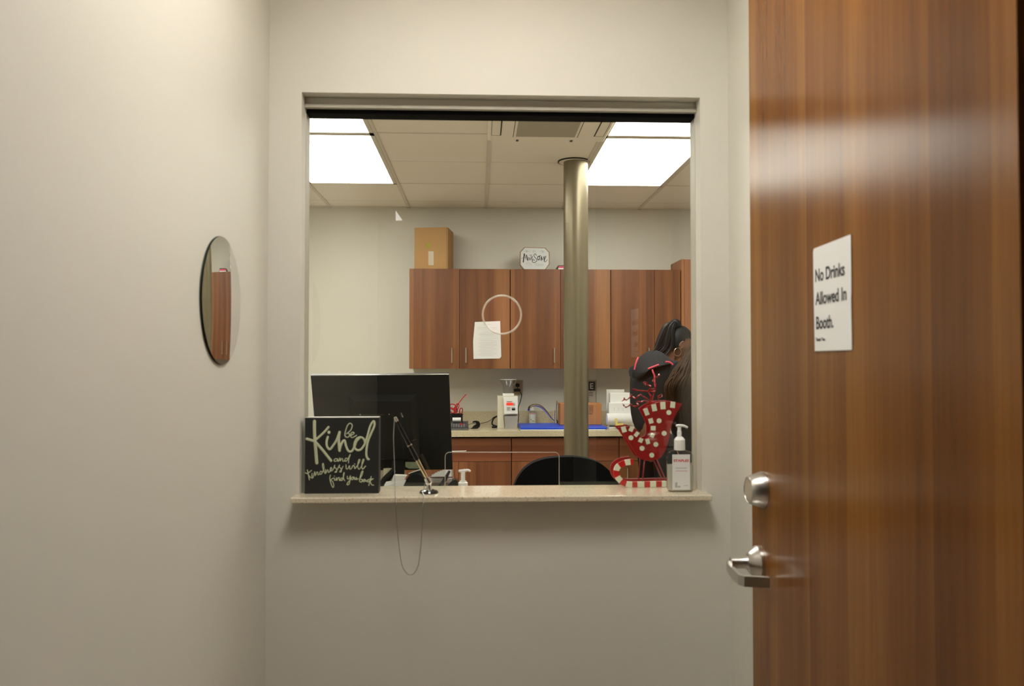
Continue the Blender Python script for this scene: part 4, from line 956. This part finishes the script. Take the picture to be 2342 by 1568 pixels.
# ---------------------------------------------------------------- sleigh
def ZM(x, y): return (1380 + x / 5.6, 860 + y / 5.6)
YA, YZ = 2.238, 2.302
body = [(505, 430), (560, 385), (640, 345), (740, 325), (870, 320), (1010, 350), (950, 450), (895, 560), (860, 680), (835, 830), (795, 950), (745, 1030), (700, 1065), (560, 1080), (470, 1060), (420, 1010), (370, 920), (300, 800), (245, 715), (185, 655), (250, 650), (330, 640), (400, 665), (445, 700), (460, 750), (490, 795), (535, 808), (580, 790), (605, 740), (605, 650), (580, 570), (540, 490)]
sq = [(550, 455, 56, 92, -20), (650, 402, 62, 90, -12), (762, 375, 66, 95, -3), (888, 365, 62, 80, 6), (608, 572, 58, 66, -15), (638, 665, 62, 58, 0), (628, 757, 50, 56, 22), (568, 835, 50, 66, -15), (478, 820, 54, 58, 25), (425, 742, 48, 66, 38), (358, 675, 54, 66, 25), (262, 680, 60, 75, -15)]
dots = [(838, 465), (713, 570), (778, 730), (672, 872), (495, 922), (353, 787), (620, 1010)]
run = [(385, 1095), (340, 1100), (285, 1108), (230, 1130), (185, 1165), (167, 1215), (172, 1265), (200, 1315), (245, 1355), (300, 1380), (370, 1387), (480, 1385), (600, 1383), (720, 1380), (830, 1378), (930, 1376), (1000, 1372)]
t = Thing('sleigh_ornament', 'red wooden sleigh ornament with white squares and dots behind the glass', 'ornament', (at(1480, 1110, YA).x, (YA + YZ) / 2, LZ))
def base3(x, y, Y):     # shape measured on the near side, repeated for the far side
    p = at(*ZM(x, y), YA); return Vector((p.x, Y, p.z))
def tri_prism(mb, pts2, Y, dY):
    e = []; bm = bmesh.new(); vs = [bm.verts.new(base3(x, y, Y)) for x, y in pts2]
    ed = [bm.edges.new((vs[i], vs[(i + 1) % len(vs)])) for i in range(len(vs))]
    bmesh.ops.triangle_fill(bm, edges=ed, use_beauty=True)
    r = bmesh.ops.extrude_face_region(bm, geom=bm.faces[:]); bmesh.ops.translate(bm, verts=[v for v in r['geom'] if isinstance(v, bmesh.types.BMVert)], vec=(0, dY, 0))
    mb._merge(bm)
for Y, side in ((YA, 0), (YZ, 1)):
    b = MB(); tri_prism(b, body, Y, 0.005 if side == 0 else -0.005)
    b.mat(1)
    if side == 0:
        for (cx, cy, w_, h_, an) in sq:
            a = math.radians(an); q = []
            for sx_, sy_ in ((-1, -1), (1, -1), (1, 1), (-1, 1)):
                x = sx_ * w_ / 2; y = sy_ * h_ / 2; q.append(base3(cx + x * math.cos(a) - y * math.sin(a), cy + x * math.sin(a) + y * math.cos(a), Y - 0.0006))
            b.prism(q, (0, 0.0005, 0))
        for cx, cy in dots:
            b.prism([base3(cx + 32 * math.cos(k * math.pi / 10), cy + 32 * math.sin(k * math.pi / 10), Y - 0.0006) for k in range(20)], (0, 0.0005, 0))
    t.part('side_panel', b, ['red', 'cream'])
    # striped runner
    pts = catmull([base3(x, y, Y) for x, y in run], 8)
    b = MB(); n = len(pts); hwid = 36 / 5.6 / FPX * YA; acc = 0.0; dY = 0.006 if side == 0 else -0.006
    ring = []
    for i, p in enumerate(pts):
        tt = (pts[min(i + 1, n - 1)] - pts[max(i - 1, 0)]).normalized(); s_ = tt.cross(Vector((0, 1, 0))).normalized() * hwid
        ring.append([b.bm.verts.new(q) for q in (p - s_, p + s_, p + s_ + Vector((0, dY, 0)), p - s_ + Vector((0, dY, 0)))])
    pitch = 0.0165 if side == 0 else 9
    for i in range(n - 1):
        acc += (pts[i + 1] - pts[i]).length
        b.mat(int((acc + 0.008) / pitch) % 2 if side == 0 else 0)
        for k in range(4): b._f([ring[i][k], ring[i][(k + 1) % 4], ring[i + 1][(k + 1) % 4], ring[i + 1][k]])
    b._f(ring[0]); b._f(ring[-1][::-1])
    for v in b.bm.verts:
        if v.co.z < LZ: v.co.z = LZ
    t.part('runner', b, ['redbright' if side == 0 else 'red', 'cream'])
    for (x0_, y0_, x1_, y1_) in ((530, 1075, 502, 1362), (685, 1065, 815, 1360)):
        t.part('strut', MB().tube([base3(x0_, y0_, Y + dY / 2), base3(x1_, y1_, Y + dY / 2)], 0.0018, 8), 'red')
b = MB(); fl = [(430, 1000), (520, 1050), (640, 1050), (740, 1010)]
for i in range(3):
    A, B = fl[i], fl[i + 1]
    b._f([b.bm.verts.new(q) for q in (base3(*A, YA), base3(*B, YA), base3(*B, YZ), base3(*A, YZ))])
t.part('seat_floor', b, 'red')
# curled ribbon tied at the top
def RZ(x, y): return (1380 + x / 12.06, 860 + y / 12.06)
b = MB()
curls = [[(1290, 720), (1150, 680), (1030, 705), (960, 690), (930, 740), (960, 800), (860, 830), (800, 800), (750, 760), (700, 820), (620, 855), (560, 810), (535, 760)],
 [(1290, 720), (1240, 650), (1100, 560), (1040, 510), (960, 550), (870, 610), (820, 560), (760, 500), (730, 570), (660, 650), (600, 640), (560, 590), (590, 640), (510, 690)],
 [(1290, 720), (1300, 560), (1250, 450), (1330, 380), (1400, 340), (1300, 370), (1220, 440), (1300, 300), (1250, 250), (1150, 200), (1100, 170), (1170, 160), (1200, 200), (1140, 240)],
 [(1440, 400), (1350, 420), (1150, 410), (950, 390), (780, 345)],
 [(1290, 720), (1450, 700), (1540, 640), (1500, 560), (1600, 500), (1640, 540), (1560, 580), (1500, 600)],
 [(1330, 680), (1400, 500), (1450, 260), (1400, 170), (1380, 120), (1450, 40), (1500, -10), (1560, -60)],
 [(1290, 720), (1250, 780), (1320, 760), (1330, 690), (1240, 700)]]
for ci, cu in enumerate(curls):
    P_ = []
    for i, (x, y) in enumerate(cu):
        p = at(*RZ(x, y), 2.255); p.y += 0.008 * math.sin(i * 2.1 + ci); P_.append(p)
    sm_ = catmull(P_, 8); n = len(sm_)
    for i in range(n - 1):
        pass
    prev = None
    for i, p in enumerate(sm_):
        tt = (sm_[min(i + 1, n - 1)] - sm_[max(i - 1, 0)]).normalized()
        ang = 0.6 * math.sin(i * 0.35 + ci) ; nrm = Vector((0, math.cos(ang), math.sin(ang)))
        s_ = tt.cross(nrm).normalized() * (0.0010 + 0.0012 * abs(math.sin(i * 0.30 + ci)))
        r_ = [b.bm.verts.new(p - s_), b.bm.verts.new(p + s_)]
        if prev:
            f = b._f([prev[0], prev[1], r_[1], r_[0]])
            if f: f.smooth = True
        prev = r_
rb = t.part('ribbon', b, 'ribbon', label='curled bright red ribbon bow')
sm_mod = rb.modifiers.new('thick', 'SOLIDIFY'); sm_mod.thickness = 0.0006

# ================================================================ BOOTH: mirror, door, pane triangle
mc = Vector((XL, 1.765, 1.532)); mr = 0.1375
t = Thing('round_mirror', 'round frameless mirror on the left wall of the booth', 'mirror', tuple(mc))
t.part('backing', MB().lathe([(mr, 0.0), (mr, 0.0015)], mc, 96, axis=(1, 0, 0)), 'mirror_edge')
RC = 4.6; rr = mr - 0.0008
prof = [(rr * (1 - k / 24), (math.sqrt(RC ** 2 - (rr * (1 - k / 24)) ** 2) - math.sqrt(RC ** 2 - rr ** 2))) for k in range(25)]
b = MB(); b.lathe(prof, mc + Vector((0.0037, 0, 0)), 128, axis=(1, 0.0145, 0), cap=False)
t.part('silvered_face', b, 'mirror')
# small flat white triangle on the pane
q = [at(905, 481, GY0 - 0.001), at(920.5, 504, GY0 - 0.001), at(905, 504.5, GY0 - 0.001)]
solo('white_triangle', MB().prism(q, (0, 0.0006, 0)), 'paper', 'small white triangle high on the window glass', 'sticker', tuple(q[0]))
# wooden door
DX = 0.600; DY0, DY1 = 0.876, 1.772; DZ0, DZ1 = 0.01, 2.40
t = Thing('wooden_door', 'large orange brown wooden door standing open against the right wall', 'door', (DX + 0.022, DY0, DZ0))
t.part('leaf', MB().box(DX, DX + 0.045, DY0, DY1, DZ0, DZ1, 0.001), 'door')
b_ = MB(); yb, zb = 1.702, 1.131
t.part('deadbolt', b_.lathe([(0.0385, 0.0), (0.0385, 0.003), (0.029, 0.030), (0.027, 0.032), (0.0268, 0.031), (0.001, 0.031)], (DX, yb, zb), 40, axis=(-1, 0, 0)), 'satin')
yl_, zl = 1.728, 0.972
hd = t.part('lever_handle', MB().lathe([(0.036, 0.0), (0.036, 0.006), (0.026, 0.018), (0.020, 0.024), (0.015, 0.026), (0.0125, 0.030), (0.0115, 0.062)], (DX, yl_, zl), 36, axis=(-1, 0, 0)), 'satin')
b = MB()
xo = DX - 0.066
lv = [(xo + 0.000, yl_ + 0.016), (xo - 0.003, yl_ - 0.010), (xo - 0.001, yl_ - 0.066), (xo + 0.008, yl_ - 0.078), (xo + 0.058, yl_ - 0.086)]
th = 0.0065
outer_ = [Vector((x, y, zl - 0.022 + 0.10 * (y - yl_))) for x, y in lv]
inner_ = [Vector((x, y, zl - 0.022 + 0.10 * (y - yl_))) for x, y in ((xo + 0.057, yl_ - 0.078), (xo + 0.013, yl_ - 0.070), (xo + 0.006, yl_ - 0.062), (xo + 0.006, yl_ + 0.016))]
bm2 = bmesh.new(); vv = [bm2.verts.new(p) for p in outer_ + inner_]
ee = [bm2.edges.new((vv[i], vv[(i + 1) % len(vv)])) for i in range(len(vv))]
bmesh.ops.triangle_fill(bm2, edges=ee, use_beauty=True)
r = bmesh.ops.extrude_face_region(bm2, geom=bm2.faces[:]); bmesh.ops.translate(bm2, verts=[v for v in r['geom'] if isinstance(v, bmesh.types.BMVert)], vec=(0, 0, 0.021))
b._merge(bm2)
t.part('lever', b, 'satin', hd)
for zh in (0.25, 1.2, 2.15):
    t.part('hinge', MB().lathe([(0.008, -0.05), (0.008, 0.05)], (DX + 0.05, DY0 - 0.006, zh), 12), 'satin')
# paper on the door
sz0, sz1 = 1.420, 1.606; sy0, sy1 = 1.430, 1.282; xp = DX - 0.0016
pl = [(sy0, sz1 - 0.008), (sy0 - 0.004, sz1 - 0.003), (sy1, sz1), (sy1, sz0 + 0.092), (sy1 + 0.0012, sz0 + 0.085), (sy1, sz0), (sy0 - 0.004, sz0), (sy0 - 0.0015, sz0 + 0.09)]
t = Thing('door_notice', 'white paper notice reading no drinks allowed in booth on the wooden door', 'sign', (xp, (sy0 + sy1) / 2, sz0))
sh = t.part('sheet', MB().prism([(xp, y, z) for y, z in pl], (0.0008, 0, 0)), 'paper')
xt = xp - 0.0003
for body_, u, z, sz, wd in (('No Drinks', 0.008, 1.543, 0.031, 0.116), ('Allowed In', 0.010, 1.502, 0.031, 0.122), ('Booth.', 0.010, 1.459, 0.031, 0.070), ('Thank You.', 0.009, 1.4375, 0.0085, 0.040)):
    textmesh(body_, sz, 'ink', 'lettering', (xt, sy0 - u, z), (0, -1, 0), (0, 0, 1), t, sh, width=wd, bold=0.0006 if sz > 0.02 else 0.0001)

# ================================================================ PEOPLE
def skinned(name, joints, edges_, radii, mat, parent_thing, root=0, sub=2, parent=None):
    me = bpy.data.meshes.new(name)
    me.from_pydata([tuple(Vector(j) - parent_thing.loc) for j in joints], edges_, [])
    me.materials.append(M[mat])
    o = bpy.data.objects.new(name, me); COL.objects.link(o); o.parent = parent or parent_thing.o
    o.modifiers.new('skin', 'SKIN')
    sv = me.skin_vertices[0].data
    for i, r in enumerate(radii):
        sv[i].radius = r if isinstance(r, tuple) else (r, r); sv[i].use_root = (i == root)
    m = o.modifiers.new('sub', 'SUBSURF'); m.levels = sub; m.render_levels = sub
    o.modifiers['skin'].use_smooth_shade = True
    return o
def person(name, label, loc, J, skin, tops, pants_mat, fac):
    """J: dict of joints"""
    t = Thing(name, label, 'person', loc)
    order = ['pelvis', 'waist', 'chest', 'upper', 'neck', 'skull', 'shR', 'elR', 'wrR', 'haR', 'shL', 'elL', 'wrL', 'haL', 'hipR', 'knR', 'anR', 'toR', 'hipL', 'knL', 'anL', 'toL']
    idx = {k: i for i, k in enumerate(order)}
    E_ = [('pelvis', 'waist'), ('waist', 'chest'), ('chest', 'upper'), ('upper', 'neck'), ('neck', 'skull'), ('upper', 'shR'), ('shR', 'elR'), ('elR', 'wrR'), ('wrR', 'haR'), ('upper', 'shL'), ('shL', 'elL'), ('elL', 'wrL'), ('wrL', 'haL'), ('pelvis', 'hipR'), ('hipR', 'knR'), ('knR', 'anR'), ('anR', 'toR'), ('pelvis', 'hipL'), ('hipL', 'knL'), ('knL', 'anL'), ('anL', 'toL')]
    R_ = dict(pelvis=.12, waist=.10, chest=.115, upper=.08, neck=.048, skull=.055, shR=.05, elR=.038, wrR=.026, haR=.03, shL=.05, elL=.038, wrL=.026, haL=.03, hipR=.08, knR=.055, anR=.035, toR=.03, hipL=.08, knL=.055, anL=.035, toL=.03)
    skinned('body', [J[k] for k in order], [(idx[a], idx[c]) for a, c in E_], [R_[k] for k in order], skin, t)
    o2 = ['pelvis', 'waist', 'chest', 'upper', 'shR', 'elR', 'wrR', 'shL', 'elL', 'wrL']; i2 = {k: i for i, k in enumerate(o2)}
    R2 = dict(pelvis=.118, waist=.128, chest=.150, upper=.105, shR=.075, elR=.056, wrR=.042, shL=.075, elL=.056, wrL=.042)
    E2 = [(a, c) for a, c in E_ if a in i2 and c in i2]
    top = skinned(tops[0], [J[k] for k in o2], [(i2[a], i2[c]) for a, c in E2], [R2[k] * tops[2] for k in o2], tops[1], t)
    o3 = ['pelvis', 'hipR', 'knR', 'anR', 'hipL', 'knL', 'anL']; i3 = {k: i for i, k in enumerate(o3)}
    R3 = dict(pelvis=.10, hipR=.088, knR=.07, anR=.055, hipL=.088, knL=.07, anL=.055)
    E3 = [(a, c) for a, c in E_ if a in i3 and c in i3]
    skinned('trousers', [J[k] for k in o3], [(i3[a], i3[c]) for a, c in E3], [R3[k] for k in o3], pants_mat, t)
    for s_ in 'RL':
        a_ = Vector(J['an' + s_]); b2 = Vector(J['to' + s_])
        t.part('shoe', MB().tube([Vector((a_.x, a_.y, 0.045)) - (b2 - a_) * 0.35, Vector((a_.x, a_.y, 0.045)), Vector((b2.x, b2.y, 0.035)), Vector((b2.x, b2.y, 0.03)) + (b2 - a_) * 0.12], [0.035, 0.045, 0.045, 0.025], 12, 3), 'blackpl')
    # hands with fingers
    for s_ in 'RL':
        w_ = Vector(J['wr' + s_]); h_ = Vector(J['ha' + s_]); d_ = (h_ - w_).normalized(); sd = d_.cross(Vector((0, 0, 1))).normalized()
        joints = [w_ + d_ * 0.05]; ed_ = []; rd = [0.02]
        for k in range(4):
            base = w_ + d_ * 0.085 + sd * (0.027 - 0.018 * k); L_ = (0.062, 0.072, 0.067, 0.052)[k]
            i0 = len(joints); joints += [base, base + d_ * L_ * .5 - Vector((0, 0, .012)), base + d_ * L_ * .85 - Vector((0, 0, .034))]; rd += [.0095, .0085, .0075]
            ed_ += [(0, i0), (i0, i0 + 1), (i0 + 1, i0 + 2)]
        i0 = len(joints); sg = 1 if s_ == 'L' else -1
        joints += [w_ + d_ * 0.045 + sd * 0.034 * sg, w_ + d_ * 0.08 + sd * 0.05 * sg]; rd += [.011, .0085]; ed_ += [(0, i0), (i0, i0 + 1)]
        skinned('hand', joints, ed_, rd, skin, t)
    return t
def head(t, c, fwd, up, skin, s=1.0, parts=True):
    """egg shaped head with brow, nose, lips, chin, ears; fwd = facing"""
    F_ = Vector(fwd).normalized(); U_ = Vector(up); U_ = (U_ - F_ * U_.dot(F_)).normalized(); Rt = F_.cross(U_).normalized()
    b = bmesh.new(); bmesh.ops.create_uvsphere(b, u_segments=40, v_segments=28, radius=1.0)
    for v in b.verts:
        x, y, z = v.co     # x right, y forward, z up
        wx = 0.076 * (1 - 0.26 * max(0, -z) ** 1.2 * (0.6 + 0.4 * max(0, y))); wy = 0.095; wz = 0.115
        px_, py_, pz_ = x * wx, y * wy, z * wz
        if y > 0:
            if z < -0.1: py_ -= 0.012 * (-z - 0.1) * (1 if z > -0.85 else .5)
            py_ += 0.022 * math.exp(-((x / .13) ** 2)) * math.exp(-(((z + .22) / .14) ** 2))       # nose
            py_ += 0.010 * math.exp(-((x / .10) ** 2)) * math.exp(-(((z + .05) / .2) ** 2))
            py_ += 0.007 * math.exp(-((x / .22) ** 2)) * math.exp(-(((z + .52) / .08) ** 2))       # lips
            py_ += 0.010 * math.exp(-((x / .2) ** 2)) * math.exp(-(((z + .82) / .12) ** 2))        # chin
            for sg in (-1, 1):
                py_ -= 0.010 * math.exp(-(((x - sg * .36) / .16) ** 2)) * math.exp(-(((z + .02) / .11) ** 2))
                py_ += 0.005 * math.exp(-(((x - sg * .36) / .25) ** 2)) * math.exp(-(((z - .16) / .07) ** 2))
        v.co = Vector(c) + Rt * (px_ * s) + F_ * (py_ * s) + U_ * (pz_ * s)
    m = MB(); m._merge(b, True)
    rot = Matrix((Rt, F_, U_)).transposed()
    for sg in (-1, 1):
        e = Vector(c) + Rt * (sg * 0.074 * s) - F_ * 0.008 * s - U_ * 0.012 * s
        m.ball(e, 0.03 * s, 12, (0.28, 0.62, 1.0), rot)
        m.tube([e + (F_ * math.cos(a) * 0.014 + U_ * math.sin(a) * 0.026 + Rt * sg * 0.006) * s for a in [k * math.pi / 6 for k in range(-3, 8)]], 0.0042 * s, 6)
    hd_ = t.part('head', m, skin)
    ey = MB()
    for sg in (-1, 1): ey.ball(Vector(c) + (Rt * (sg * 0.028) + F_ * 0.078 + U_ * -0.004) * s, 0.011 * s, 10)
    t.part('eyes', ey, 'white', hd_)
    return F_, U_, Rt
# --- woman with ponytail -------------------------------------------------
J = dict(pelvis=(1.14, 5.25, .93), waist=(1.095, 5.25, 1.06), chest=(1.115, 5.25, 1.235), upper=(1.165, 5.26, 1.375), neck=(1.235, 5.27, 1.455), skull=(1.265, 5.28, 1.51),
         shR=(1.225, 5.115, 1.365), elR=(1.29, 5.14, 1.12), wrR=(1.43, 5.36, 1.06), haR=(1.50, 5.44, 1.04),
         shL=(1.115, 5.405, 1.365), elL=(1.14, 5.50, 1.12), wrL=(1.30, 5.62, 1.03), haL=(1.38, 5.66, 1.00),
         hipR=(1.18, 5.16, .88), knR=(1.21, 5.17, .48), anR=(1.17, 5.16, .09), toR=(1.25, 5.22, .04),
         hipL=(1.12, 5.34, .88), knL=(1.14, 5.35, .48), anL=(1.11, 5.34, .09), toL=(1.18, 5.41, .04))
t = person('person', 'person with a black ponytail in a charcoal hooded jacket with pink piping, head bent', (1.10, 5.25, 0), J, 'skin', ('jacket', 'hoodie', 1.0), 'blackfab', None)
hc = Vector((1.300, 5.28, 1.525)); Fw = Vector((0.83, 0.28, -0.48))
F_, U_, Rt = head(t, hc, Fw, (0.35, 0, 1), 'skin', 0.98)
hb = MB()
# hair cap
bb = bmesh.new(); bmesh.ops.create_uvsphere(bb, u_segments=40, v_segments=26, radius=1.0)
for v in list(bb.verts):
    x, y, z = v.co
    if (y > 0.15 and z < 0.45 + 0.2 * abs(x) - 0.2 * (y < 0.45)) or (z < -0.55) or (y > -0.05 and z < 0.1): bb.verts.remove(v)
for v in bb.verts:
    x, y, z = v.co; v.co = hc + (Rt * x * 0.083 + F_ * (y * 0.103 - 0.002) + U_ * (z * 0.122 + 0.001)) * 0.98
hb._merge(bb, True)
A0 = hc - F_ * 0.075 + U_ * 0.085
hb.ball(A0 + U_ * 0.01, 0.040, 14)
tails = [(1548, 742), (1541, 736), (1533, 740), (1522, 756), (1510, 780), (1500, 796), (1493, 802)]
for k in range(46):
    u = random.uniform(-1, 1); v = random.uniform(-1, 1)
    pts = [A0 + Vector((0.0, v * 0.02, 0.0)), at(1541 + 3 * u, 738 + 2 * abs(u), 5.25 + 0.02 * v), at(1530 + 8 * u, 750 + 3 * u, 5.24 + 0.04 * v), at(1524 + 15 * u, 775 + 4 * u, 5.24 + 0.05 * v), at(1517 + 17 * u, 795 + 4 * u, 5.24 + 0.05 * v), at(1508 + 14 * u + 3 * v, 803 + 6 * max(u, 0) + 8 * u * (u > 0), 5.22 + 0.05 * v)]
    hb.tube(pts, [0.010, 0.016, 0.018, 0.016, 0.011, 0.002], 7, 4)
t.part('hair', hb, 'hair')
t.part('hair_tie', MB().tube([A0 + (Rt * math.cos(a) + F_ * math.sin(a)) * 0.03 + U_ * 0.008 for a in [k * math.pi / 8 for k in range(16)]], 0.006, 6, closed=True), 'blackpl')
er = hc + (Rt * 0.082 - F_ * 0.012 - U_ * 0.065)
t.part('earring', MB().tube([er + (F_ * math.cos(a) + U_ * math.sin(a)) * 0.026 for a in [k * math.pi / 12 for k in range(24)]], 0.0015, 6, closed=True), 'satin_g')
# hood lying on the back
b = MB(); Y0 = 5.12
hood = [[(1490, 800), (1512, 803), (1535, 822), (1541, 832)], [(1466, 812), (1500, 815), (1520, 830), (1535, 834)], [(1452, 830), (1480, 836), (1500, 840), (1512, 838)], [(1446, 850), (1462, 854), (1478, 850), (1490, 842)], [(1446, 864), (1456, 866), (1468, 862), (1480, 848)]]
dy = [[.12, .03, -.01, -.03], [.10, -.02, -.05, -.06], [.08, -.02, -.06, -.07], [.08, -.01, -.05, -.065], [.10, .04, .0, -.04]]
vg = [[b.bm.verts.new(at(*p, Y0 + dy[i][j])) for j, p in enumerate(r_)] for i, r_ in enumerate(hood)]
for i in range(4):
    for j in range(3): b._f([vg[i][j], vg[i][j + 1], vg[i + 1][j + 1], vg[i + 1][j]]).smooth = True
ho = t.part('hood', b, 'hoodie')
md = ho.modifiers.new('s', 'SOLIDIFY'); md.thickness = 0.012; md = ho.modifiers.new('sub', 'SUBSURF'); md.levels = 2; md.render_levels = 2
b = MB()
for ln, y_ in (([(1460, 817), (1455, 829), (1451, 845)], [5.13, 5.115, 5.11]), ([(1482, 843), (1495, 838), (1507, 833.5)], [5.02, 5.02, 5.02]), ([(1522, 827), (1532, 828), (1539, 834)], [5.04, 5.04, 5.04]), ([(1492, 845), (1494, 852), (1497, 860), (1497, 872), (1499, 884)], [5.03, 5.02, 5.02, 5.02, 5.02])):
    b.tube([at(*p, y_[i]) for i, p in enumerate(ln)], 0.0055, 8, 4)
t.part('piping', b, 'pink', label='bright pink piping')
# --- long haired person nearer the window --------------------------------
o = Vector((0.02, 0, 0))
J = dict(pelvis=(1.19, 4.25, .86), waist=(1.14, 4.25, .98), chest=(1.125, 4.25, 1.12), upper=(1.15, 4.26, 1.235), neck=(1.20, 4.27, 1.30), skull=(1.225, 4.28, 1.35),
         shR=(1.20, 4.11, 1.225), elR=(1.27, 4.10, 1.0), wrR=(1.43, 4.25, .97), haR=(1.50, 4.30, .96),
         shL=(1.12, 4.41, 1.225), elL=(1.18, 4.48, 1.0), wrL=(1.36, 4.50, .97), haL=(1.44, 4.50, .96),
         hipR=(1.22, 4.17, .82), knR=(1.27, 4.17, .46), anR=(1.22, 4.16, .09), toR=(1.34, 4.20, .04),
         hipL=(1.16, 4.34, .82), knL=(1.21, 4.35, .46), anL=(1.17, 4.34, .09), toL=(1.29, 4.39, .04))
t = person('person', 'person with long dark brown hair in black, at the right edge of the window', (1.19, 4.25, 0), J, 'skin2', ('sweater', 'blackfab', 0.95), 'blackfab', None)
hc = Vector((1.215, 4.27, 1.395)); F_, U_, Rt = head(t, hc, (0.9, 0.3, -0.35), (0.3, 0, 1), 'skin2', 0.95)
hb = MB(); bb = bmesh.new(); bmesh.ops.create_uvsphere(bb, u_segments=36, v_segments=24, radius=1.0)
for v in list(bb.verts):
    x, y, z = v.co
    if (y > 0.3 and z < 0.4) or (z < -0.6): bb.verts.remove(v)
for v in bb.verts:
    x, y, z = v.co; v.co = hc + Rt * x * 0.086 + F_ * (y * 0.104 - 0.004) + U_ * (z * 0.124)
hb._merge(bb, True)
# underlying mass of hair from the crown to the shoulder blade
hb.tube([hc - F_ * 0.03 + U_ * 0.02, hc + Vector((-0.09, -0.03, -0.045)), Vector((1.055, 4.18, 1.28)), Vector((1.025, 4.15, 1.18)), Vector((1.03, 4.13, 1.07))], [0.09, 0.09, 0.082, 0.065, 0.02], 14, 5)
hb.tube([hc + Rt * 0.03, hc + Vector((-0.04, -0.09, -0.08)), Vector((1.15, 4.12, 1.20)), Vector((1.13, 4.10, 1.10))], [0.08, 0.075, 0.06, 0.02], 14, 5)
for k in range(620):
    a = random.uniform(-1, 1); v = random.uniform(-1, 1); u = random.random()
    st = hc + Rt * (a * 0.07) - F_ * random.uniform(-0.05, 0.07) + U_ * random.uniform(0.05, 0.105)
    q1 = st + Vector((-0.055 - 0.03 * (1 - u), -0.015 + 0.02 * a, -0.035 - 0.02 * (1 - u)))
    q2 = Vector((0.975 + 0.19 * u + random.uniform(-.008, .008), 4.12 + 0.04 * v, 1.30 + 0.02 * u + random.uniform(-.012, .012)))
    q3 = Vector((0.950 + 0.20 * u + random.uniform(-.012, .012), 4.085 + 0.02 * v, 1.20 + random.uniform(-.02, .02)))
    q4 = Vector((0.955 + 0.20 * u + random.uniform(-.015, .015), 4.075 + 0.02 * v, 1.10 + random.uniform(-.05, .05)))
    hb.tube([st, q1, q2, q3, q4], [0.003, 0.005, 0.0055, 0.0045, 0.001], 5, 5)
t.part('hair', hb, 'hair2')
